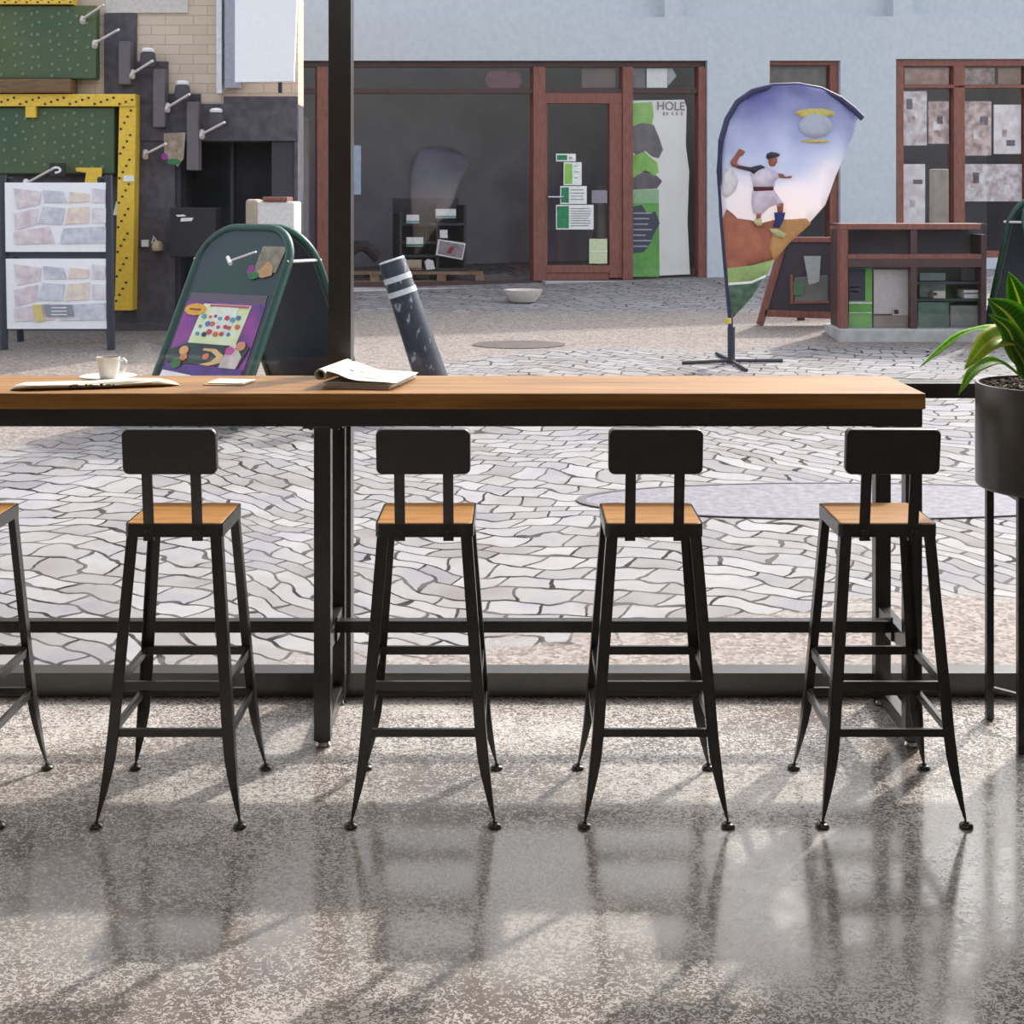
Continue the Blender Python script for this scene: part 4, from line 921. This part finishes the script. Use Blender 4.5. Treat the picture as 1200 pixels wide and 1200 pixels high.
# ---------------------------------------------------------------- bar stools
def make_stool():
    root = empty('bar_stool', (0,0,0))
    # seat frame (steel tray) and inset wood
    out = [(x, y) for x, y in rrect(-.128, .128, -.128, .128, .016, 4)]; inn = [(x, y) for x, y in rrect(-.1235, .1235, -.1235, .1235, .012, 4)]
    mb = MB(); rings = []
    for pts, z in ((out, .729), (out, .763), (inn, .763), (inn, .729), (out, .729)): rings.append([Vector((x, y, z)) for x, y in pts])
    mb.loft(rings, cap=False); mb.build('seat_frame', BLACK, root)
    mb = MB(); p1 = rrect(-.1232, .1232, -.1232, .1232, .012, 4); mb.loft([[Vector((x, y, .744)) for x, y in p1], [Vector((x, y, .7635)) for x, y in p1], [Vector((x*.985, y*.985, .7650)) for x, y in p1]])
    mb.build('seat', WOOD_SEAT, root)
    # legs: angle iron that tapers to a bent pointed foot
    zs = [.745, .60, .40, .23, .17, .13, .09, .055, .025, .012]
    def outer(z):
        if z > .23: return .1225+(.745-z)/(.745-.23)*(.162-.1225)
        t = (.23-z)/.218; return .162+.020*t+.004*t*t
    def width(z):
        if z > .19: return .0295
        t = (.19-z)/.178; return .0295*(1-t**1.5)*.84+.0047
    legs = []
    for sx in (-1, 1):
        for sy in (-1, 1):
            rings = []
            for z in zs:
                o_, w_ = outer(z), width(z); t = .0035
                rings.append([Vector((sx*(o_-a), sy*(o_-b_), z)) for a, b_ in ((0,0),(w_,0),(w_,t),(t,t),(t,w_),(0,w_))])
            lg = MB().loft(rings).build('leg', BLACK, root, bevel=.0008, seg=1)
            fx = outer(.012)-.002
            MB().lathe([(0,.016),(.006,.016),(.008,.011),(.015,.009),(.018,.005),(.018,.002),(.015,.0),(0,.0)], (sx*fx, sy*fx, .0005), 18).build('foot_pad', BLACK, lg, smooth=True)
    for z, h in ((.349, .023), (.231, .021)):
        o_ = outer(z)-.0036
        for s in (-1, 1):
            MB().box(-o_, o_, *sorted((s*o_, s*(o_-.012))), z-h/2, z+h/2).build('rung', BLACK, root, bevel=.001)
            MB().box(*sorted((s*o_, s*(o_-.012))), -(o_-.0125), o_-.0125, z-h/2, z+h/2).build('rung', BLACK, root, bevel=.001)
    # uprights and back panel lean towards the room
    lean = math.atan2(.036, .26)
    for sx in (-1, 1):
        mb = MB()
        prof = [(-.1290, .721), (-.1290, .765), (-.165, 1.005)]
        rings = [[Vector((sx*.063-.0135, y, z)), Vector((sx*.063+.0135, y, z)), Vector((sx*.063+.0135, y-.006, z)), Vector((sx*.063-.0135, y-.006, z))] for y, z in prof]
        up = mb.loft(rings).build('upright', BLACK, root)
        mb = MB()
        n = 10
        mb.loft([[Vector((sx*.063+r_*math.cos(2*PI*k/n), y, .745+r_*math.sin(2*PI*k/n))) for k in range(n)] for r_, y in ((.008,-.1352),(.008,-.139),(.005,-.1415))])
        mb.build('bolt', BLACK, up, smooth=True)
    M_ = Matrix.Translation((0, -.163, .960)) @ Matrix.Rotation(lean, 4, 'X')
    pts = rrect(-.1215, .1215, -.060, .060, .017, 6)
    mb = MB(); mb.loft([[M_ @ Vector((x*s, y, z*s2)) for x, z in pts] for y, s, s2 in ((.011,.985,.97),(.008,1,1),(-.009,1,1),(-.0125,.985,.97))])
    mb.build('backrest', BLACK, root, smooth=True)
    return root
spots = [(-1.508, 3.755, 'black steel bar stool cut off by the left edge of the photo'),
         (-.891, 3.755, 'black steel bar stool with wooden seat below the coffee cup'),
         (-.239, 3.755, 'black steel bar stool with wooden seat just right of the middle table leg'),
         (.3585, 3.755, 'black steel bar stool with wooden seat, second from the right end of the table'),
         (.9675, 3.755, 'black steel bar stool in front of the right end leg of the table')]
proto = make_stool()
for i, (x, y, lab) in enumerate(spots):
    s = proto if i == 0 else dup(proto)
    s.location = (x, y, 0); tag(s, lab, 'bar stool', 'bar stools along the window table')

# ---------------------------------------------------------------- things on the table
TZ = 1.0415
CER = mat('white_porcelain', (236,234,230), .25)
NEWS = mat('newsprint', (222,216,204), .8, c2=(206,198,184), nscale=20)
# folded newspaper
nroot = empty('newspaper', (-1.27, 4.20, TZ), 0, 'rolled up newspaper lying in front of the coffee cup', 'newspaper')
A = Vector((-1.505, 4.155, TZ)); B = Vector((-1.03, 4.262, TZ))
d = (B-A).normalized(); s_ = Vector((-d.y, d.x, 0))
rings = []
for t, wd, h in ((0,.012,.002),(.03,.026,.014),(.08,.034,.020),(.25,.037,.020),(.5,.037,.020),(.7,.036,.025),(.88,.032,.022),(.96,.025,.012),(1,.010,.002)):
    c0 = A.lerp(B, t); ring = []
    for k in range(14):
        a = 2*PI*k/14; ring.append(c0+s_*wd*math.cos(a)+Vector((0,0,h*(.5+.5*math.sin(a)) + .0005)))
    rings.append(ring)
part(MB().loft(rings), 'folded_pages', NEWS, nroot, smooth=True)
rings = []
for t, wd, h in ((.10,.028,.004),(.3,.030,.005),(.6,.030,.005),(.84,.026,.004)):
    c0 = A.lerp(B, t)+Vector((0,-.006,0)); ring = []
    for k in range(12):
        a = 2*PI*k/12; ring.append(c0+s_*(wd+.003)*math.cos(a)+Vector((0,0,.013+h*math.sin(a)+.003*math.sin(t*9))))
    rings.append(ring)
part(MB().loft(rings), 'outer_page', mat('newsprint_light', (234,230,220), .8), nroot, smooth=True)
for k, (t, hw) in enumerate(((.36,.004),(.385,.008),(.41,.012),(.45,.003),(.475,.006),(.50,.009),(.54,.004),(.58,.007),(.61,.003))):
    c0 = A.lerp(B, t)+s_*(-.0345)+Vector((0,-.0045,.011+.002*math.sin(k*2.3)))
    part(MB().box(-hw,hw,-.002,.002,-.0030,.0030, Matrix.Translation(c0) @ Matrix.Rotation(math.atan2(d.y,d.x),4,'Z')), 'print_mark', (INK, mat('olive_ink', (120,110,70), .8), GREYP)[k % 3], nroot)
# saucer and cup
SC_ = Vector((-1.276, 4.365, TZ))
MB().lathe([(0,.0),(.036,.0),(.040,.003),(.070,.009),(.086,.014),(.087,.016),(.068,.0125),(.040,.0075),(0,.0065)], SC_, 36).build('saucer', CER, smooth=True, label='round white saucer under the coffee cup', cat='saucer')
cz = SC_+Vector((0,0,.0072))
cup = empty('coffee_cup', cz, 0, 'white porcelain coffee cup with handle standing on its saucer', 'cup')
part(MB().lathe([(0,0),(.022,0),(.025,.002),(.030,.014),(.0335,.035),(.036,.066),(.0365,.068),(.0345,.068),(.031,.034),(.026,.012),(0,.010)], cz, 36), 'body', CER, cup, smooth=True)
hp = [Vector((.034,0,.058)), Vector((.046,0,.061)), Vector((.055,0,.054)), Vector((.056,0,.040)), Vector((.050,0,.026)), Vector((.040,0,.019)), Vector((.030,0,.018))]
part(MB().tube([cz+v for v in hp], .0042, 8), 'handle', CER, cup, smooth=True)
part(MB().lathe([(0,.0),(.0335,.0),(.0335,.001),(0,.001)], cz+Vector((0,0,.053)), 24), 'coffee', mat('coffee', (50,30,20), .2), cup)
# card stack
cr_ = empty('paper_coaster', (-.887, 4.305, TZ), R(-6), 'two flat cream cards lying alone on the table', 'coaster')
MB().box(-.062,.062,-.058,.05,.0,.003).build('lower_card', mat('tan_card', (190,170,140), .8), cr_)
MB().box(-.054,.066,-.045,.055,.0032,.0065, Matrix.Rotation(R(-4),4,'Z')).build('upper_card', mat('cream_card', (238,228,208), .8), cr_)
# magazine
th = R(-10.5); u_ = Vector((math.cos(th), math.sin(th), 0)); v_ = Vector((-math.sin(th), math.cos(th), 0)); O_ = Vector((-.381-.2, 4.154+.04, TZ))
def mg(a, b_, z): return O_+u_*a+v_*b_+Vector((0,0,z))
mag2 = empty('magazine', mg(.1,.14,0), 0, 'closed stack of magazine pages lying beneath the curled magazine', 'magazine', 'magazines near the window post')
part(MB().loft([[mg(0,0,0), mg(.205,-.0,0), mg(.215,.27,0), mg(.01,.27,0)], [mg(0.0,.0,.006), mg(.207,.0,.006), mg(.217,.272,.006), mg(.01,.272,.006)]]), 'back_cover', mat('grey_cover', (190,182,170), .6), mag2)
for k in range(4):
    e_ = (.004, -.004, .006, 0)[k]
    part(MB().loft([[mg(0.004-e_,.003+e_,.0062+k*.003), mg(.205+e_,.002+e_,.0062+k*.003), mg(.214+e_,.268,.0062+k*.003), mg(.012,.268,.0062+k*.003)], [mg(0.004-e_,.003+e_,.009+k*.003), mg(.205+e_,.002+e_,.009+k*.003), mg(.214+e_,.268,.009+k*.003), mg(.012,.268,.009+k*.003)]]), 'page_block', (PAPER, mat('tinted_page', (206,196,180), .7), PAPER, mat('grey_page', (196,198,196), .7))[k], mag2)
mag = empty('magazine', mg(.1,.14,.019), 0, 'open magazine with its left page curled into a roll, on top of the stack', 'magazine', 'magazines near the window post')
prof = []
zb = .0192
rc = .0165
for k in range(15):
    a = R(200-k*24); prof.append((-.004+rc*math.cos(a)+.01, zb+.020+rc*math.sin(a)))
pr2 = [(.03, zb+.030), (.05, zb+.024), (.08, zb+.012), (.11, zb+.0065), (.15, zb+.005), (.19, zb+.004), (.228, zb+.0015)]
# page: rises over the roll and sweeps to the right edge
page = [(.006, zb+.030), (.016, zb+.0325)] + pr2
def sheetprof(p, t0, t1, th_=.0014):
    n = len(p); mb = MB(); r0 = []; 
    topv = [mg(a, t0, z) for a, z in p]; topb = [mg(a, t1, z) for a, z in p]
    lowv = [v-Vector((0,0,th_)) for v in topv]; lowb = [v-Vector((0,0,th_)) for v in topb]
    mb.loft([topv+lowv[::-1], topb+lowb[::-1]]); return mb
part(sheetprof(page, -.004, .262), 'page', mat('bright_page', (206,204,198), .6, c2=(196,194,188)), mag, smooth=True)
# the rolled left page, a spiral tube
sp_ = []
for k in range(26):
    a = R(-60+k*22); r_ = .0195-.0002*k; sp_.append((-.006+r_*math.cos(a), zb+.0215+r_*math.sin(a)))
mb = MB(); i_ = [(.9*(a+.006)-.006, (z-(zb+.0215))*.9+(zb+.0215)) for a, z in sp_]
mb.loft([[mg(a,-.012,z) for a, z in sp_]+[mg(a,-.012,z) for a, z in i_[::-1]], [mg(a,.262,z) for a, z in sp_]+[mg(a,.262,z) for a, z in i_[::-1]]])
part(mb, 'rolled_page', mat('rolled_page', (236,232,226), .65), mag, smooth=True)
for (a, b_, wa, wb, m_) in ((.05,.10,.012,.02,INK), (.06,.14,.03,.02,mat('peach_print', (226,190,150), .7)), (.085,.17,.03,.012,mat('peach_print', (226,190,150), .7)), (.10,.06,.04,.006,GREYP), (.11,.10,.05,.004,mat('faint_grey_print', (160,156,156), .6)), (.12,.04,.05,.004,mat('faint_grey_print', (160,156,156), .6))):
    def zz(x):
        for (x0, z0), (x1, z1) in zip(pr2[:-1], pr2[1:]):
            if x0 <= x <= x1: return z0+(z1-z0)*(x-x0)/(x1-x0)
        return pr2[-1][1]
    P4 = [mg(a, b_, zz(a)+.0004), mg(a+wa, b_, zz(a+wa)+.0004), mg(a+wa, b_+wb, zz(a+wa)+.0004), mg(a, b_+wb, zz(a)+.0004)]
    part(MB().prism(P4, (0,0,.0004)), 'print_mark', m_, mag)

# ---------------------------------------------------------------- planter with its stand and plant
PC = Vector((1.60, 4.185, 0)); POT = mat('satin_dark_pot', (66,64,62), .34, spec=.8, c2=(63,61,59))
stand = empty('plant_stand', (PC.x, PC.y, 0), 0, 'tall thin black metal stand carrying the dark planter', 'plant stand')
for sx in (-1, 1):
    for sy in (-1, 1):
        MB().box(sx*.135-.011, sx*.135+.011, sy*.135-.011, sy*.135+.011, .001, .744).build('leg', BLACK, stand, bevel=.0015)
for a in (45, -45):
    z0 = .080 if a > 0 else .0915
    MB().box(-.180, .180, -.007, .007, z0, z0+.011, Matrix.Rotation(R(a),4,'Z')).build('cross_brace', BLACK, stand)
for s in (-1, 1):
    MB().box(-.124, .124, s*.135-.008, s*.135+.008, .730, .7435).build('top_bar', BLACK, stand)
    MB().box(s*.135-.008, s*.135+.008, -.124, .124, .730, .7435).build('top_bar', BLACK, stand)
plant = empty('potted_plant', (PC.x, PC.y, .745), 0, 'leafy green plant in a large dark cylindrical planter beside the table', 'plant')
part(MB().lathe([(0,.0),(.205,.0),(.211,.005),(.213,.012),(.213,.306),(.211,.311),(.203,.311),(.202,.295),(.202,.28),(0,.28)], (PC.x, PC.y, .745), 56), 'pot', POT, plant, smooth=True)
def soil_mat():
    m = mat('dark_soil', (92,74,56), .95, c2=(26,22,20), nscale=55, bump=1.0); return m
rr = random.Random(3); mb = MB()
mb.lathe([(.200,.0),(.200,.012),(.15,.018),(.08,.022),(0.001,.024)], (PC.x, PC.y, .745+.283), 40)
for k in range(420):
    a = rr.uniform(0, 2*PI); q = .19*math.sqrt(rr.random()); c0 = (PC.x+q*math.cos(a), PC.y+q*math.sin(a), .745+.300+.008*(1-q/.2))
    r_ = rr.uniform(.004,.009); mb.lathe([(0,-r_),(r_,-.2*r_),(.7*r_,.7*r_),(0,r_)], c0, 6)
part(mb, 'soil', soil_mat(), plant)
def leaf_mat(name, dark, light, rib):
    m = bpy.data.materials.new(name); m.use_nodes = True; n = m.node_tree; b = n.nodes['Principled BSDF']; L = n.links
    uv = n.nodes.new('ShaderNodeUVMap'); sp = n.nodes.new('ShaderNodeSeparateXYZ'); L.new(uv.outputs[0], sp.inputs[0])
    # u: 0 edge, .5 midrib, 1 edge ; v along the blade
    ab = n.nodes.new('ShaderNodeMath'); ab.operation = 'SUBTRACT'; ab.inputs[1].default_value = .5; L.new(sp.outputs[0], ab.inputs[0])
    a2 = n.nodes.new('ShaderNodeMath'); a2.operation = 'ABSOLUTE'; L.new(ab.outputs[0], a2.inputs[0])
    cr = n.nodes.new('ShaderNodeValToRGB'); e = cr.color_ramp.elements; e[0].position = .0; e[0].color = s2l(rib); e[1].position = .5; e[1].color = s2l(light)
    for p_, c_ in ((.03, rib), (.06, dark), (.30, dark), (.44, light)): q = e.new(p_); q.color = s2l(c_)
    wv = n.nodes.new('ShaderNodeTexWave'); wv.inputs['Scale'].default_value = 9; wv.inputs['Distortion'].default_value = 1.5; wv.bands_direction = 'Y'; L.new(uv.outputs[0], wv.inputs[0])
    mx = n.nodes.new('ShaderNodeMix'); mx.data_type = 'RGBA'; mx.inputs[7].default_value = s2l(light)
    ml = n.nodes.new('ShaderNodeMath'); ml.operation = 'MULTIPLY'; ml.inputs[1].default_value = .28; L.new(wv.outputs['Fac'], ml.inputs[0]); L.new(ml.outputs[0], mx.inputs[0])
    L.new(a2.outputs[0], cr.inputs[0]); L.new(cr.outputs[0], mx.inputs[6]); L.new(mx.outputs[2], b.inputs['Base Color']); b.inputs['Roughness'].default_value = .38
    tr = n.nodes.new('ShaderNodeBsdfTranslucent'); L.new(mx.outputs[2], tr.inputs[0]); ms = n.nodes.new('ShaderNodeMixShader'); ms.inputs[0].default_value = .5
    L.new(b.outputs[0], ms.inputs[1]); L.new(tr.outputs[0], ms.inputs[2]); L.new(ms.outputs[0], n.nodes['Material Output'].inputs[0])
    return m
LM = [leaf_mat('leaf_deep', (58,112,36), (128,180,56), (196,200,90)), leaf_mat('leaf_bright', (112,180,44), (176,220,70), (214,224,110)), leaf_mat('leaf_yellowish', (150,190,60), (216,220,100), (230,220,130))]
def catmull(P, n=5):
    P = [P[0]*2-P[1]]+P+[P[-1]*2-P[-2]]; out = []
    for i in range(1, len(P)-2):
        for k in range(n):
            t = k/n; p0, p1, p2, p3 = P[i-1:i+3]
            out.append(.5*((2*p1)+(p2-p0)*t+(2*p0-5*p1+4*p2-p3)*t*t+(3*p1-p0-3*p2+p3)*t**3))
    out.append(P[-2]); return out
def leaf(pts, wmax, m, face=None, fold=.25, stalk=.25):
    """pts: list of 3D points from the soil to the tip; wmax half width"""
    S = catmull([Vector(p) for p in pts]); n = len(S); me = bpy.data.meshes.new('leaf'); V = []; F = []; UV = []
    face = Vector(face or (0,-1,.35)).normalized()
    cols_ = 7
    for i, p in enumerate(S):
        t = i/(n-1); tg = (S[min(i+1,n-1)]-S[max(i-1,0)]).normalized()
        side = tg.cross(face); side = side.normalized() if side.length > 1e-4 else Vector((1,0,0)); nn = side.cross(tg).normalized()
        if t < stalk: wd = .004+.004*t/stalk
        else:
            q = (t-stalk)/(1-stalk); wd = max(.0006, wmax*(math.sin(PI*min(1, q**.82))**.85)+.004*(1-q))
        for j in range(cols_):
            a = (j/(cols_-1)-.5)*2
            rip = .06*wd*math.sin(t*26+j) if abs(a) > .6 else 0
            V.append(p+side*a*wd+nn*(abs(a)*wd*fold+rip)); UV.append((j/(cols_-1), t))
    for i in range(n-1):
        for j in range(cols_-1):
            a = i*cols_+j; F.append((a, a+1, a+cols_+1, a+cols_))
    me.from_pydata(V, [], F); uvl = me.uv_layers.new(name='UVMap')
    for lp in me.loops: uvl.data[lp.index].uv = UV[lp.vertex_index]
    for p in me.polygons: p.use_smooth = True
    me.materials.append(m); o = bpy.data.objects.new('leaf', me); COL.objects.link(o)
    o.parent = plant; o.matrix_parent_inverse = world_of(plant).inverted()
    md = o.modifiers.new('Solidify', 'SOLIDIFY'); md.thickness = .0012; md.offset = 0
    return o
base = Vector((PC.x-.01, PC.y-.02, 1.03))
def lp_(x, y, Y): return px(x, y, Y)
leaf([base, lp_(1200,400,4.20), lp_(1165,386,4.28), lp_(1125,394,4.38), lp_(1077,431,4.42)], .022, LM[1], (0,-.5,.9), stalk=.3)
leaf([base+Vector((-.02,-.03,0)), lp_(1212,420,4.08), lp_(1188,396,4.02), lp_(1160,400,3.96), lp_(1130,433,3.93)], .040, LM[2], (0,-.75,.65), stalk=.25)
leaf([base+Vector((-.04,-.05,0)), lp_(1195,441,4.06), lp_(1168,424,4.0), lp_(1142,434,3.95), lp_(1123,463,3.90)], .022, LM[1], (0,-.5,.9), stalk=.15)
leaf([base, lp_(1222,430,4.14), lp_(1205,405,4.10), lp_(1182,370,4.08), lp_(1157,350,4.08)], .060, LM[0], (-.2,-1,.4), stalk=.2)
leaf([base+Vector((.0,.03,0)), lp_(1212,420,4.22), lp_(1202,380,4.22), lp_(1193,348,4.20), lp_(1182,319,4.17)], .042, LM[0], (-.4,-1,.15), stalk=.3)
leaf([base+Vector((-.03,.0,0)), lp_(1205,430,4.02), lp_(1192,410,3.98), lp_(1180,385,3.97), lp_(1158,368,3.99)], .030, LM[0], (-.3,-1,.3), stalk=.15)
leaf([base+Vector((.01,-.05,0)), lp_(1206,440,4.02), lp_(1200,425,3.98), lp_(1190,408,3.97), lp_(1180,396,3.98)], .022, LM[0], (-.6,-1,.2), stalk=.1)
leaf([base, lp_(1230,420,4.14), lp_(1222,380,4.10), lp_(1212,345,4.08), lp_(1202,322,4.06)], .045, LM[0], (.3,-1,.2), stalk=.3)
# the side of the plant beyond the picture
for k, (a, out_, h, wd) in enumerate(((20,.26,.22,.04),(60,.22,.30,.045),(-30,.30,.12,.03),(-55,.24,.22,.04))):
    dr_ = Vector((math.cos(R(a)), math.sin(R(a)), 0))
    leaf([base+dr_*.02, base+dr_*out_*.35+Vector((0,0,h*.6)), base+dr_*out_*.75+Vector((0,0,h)), base+dr_*out_*1.15+Vector((0,0,h*.75))], wd, LM[k % 3], (0,0,1), stalk=.25)
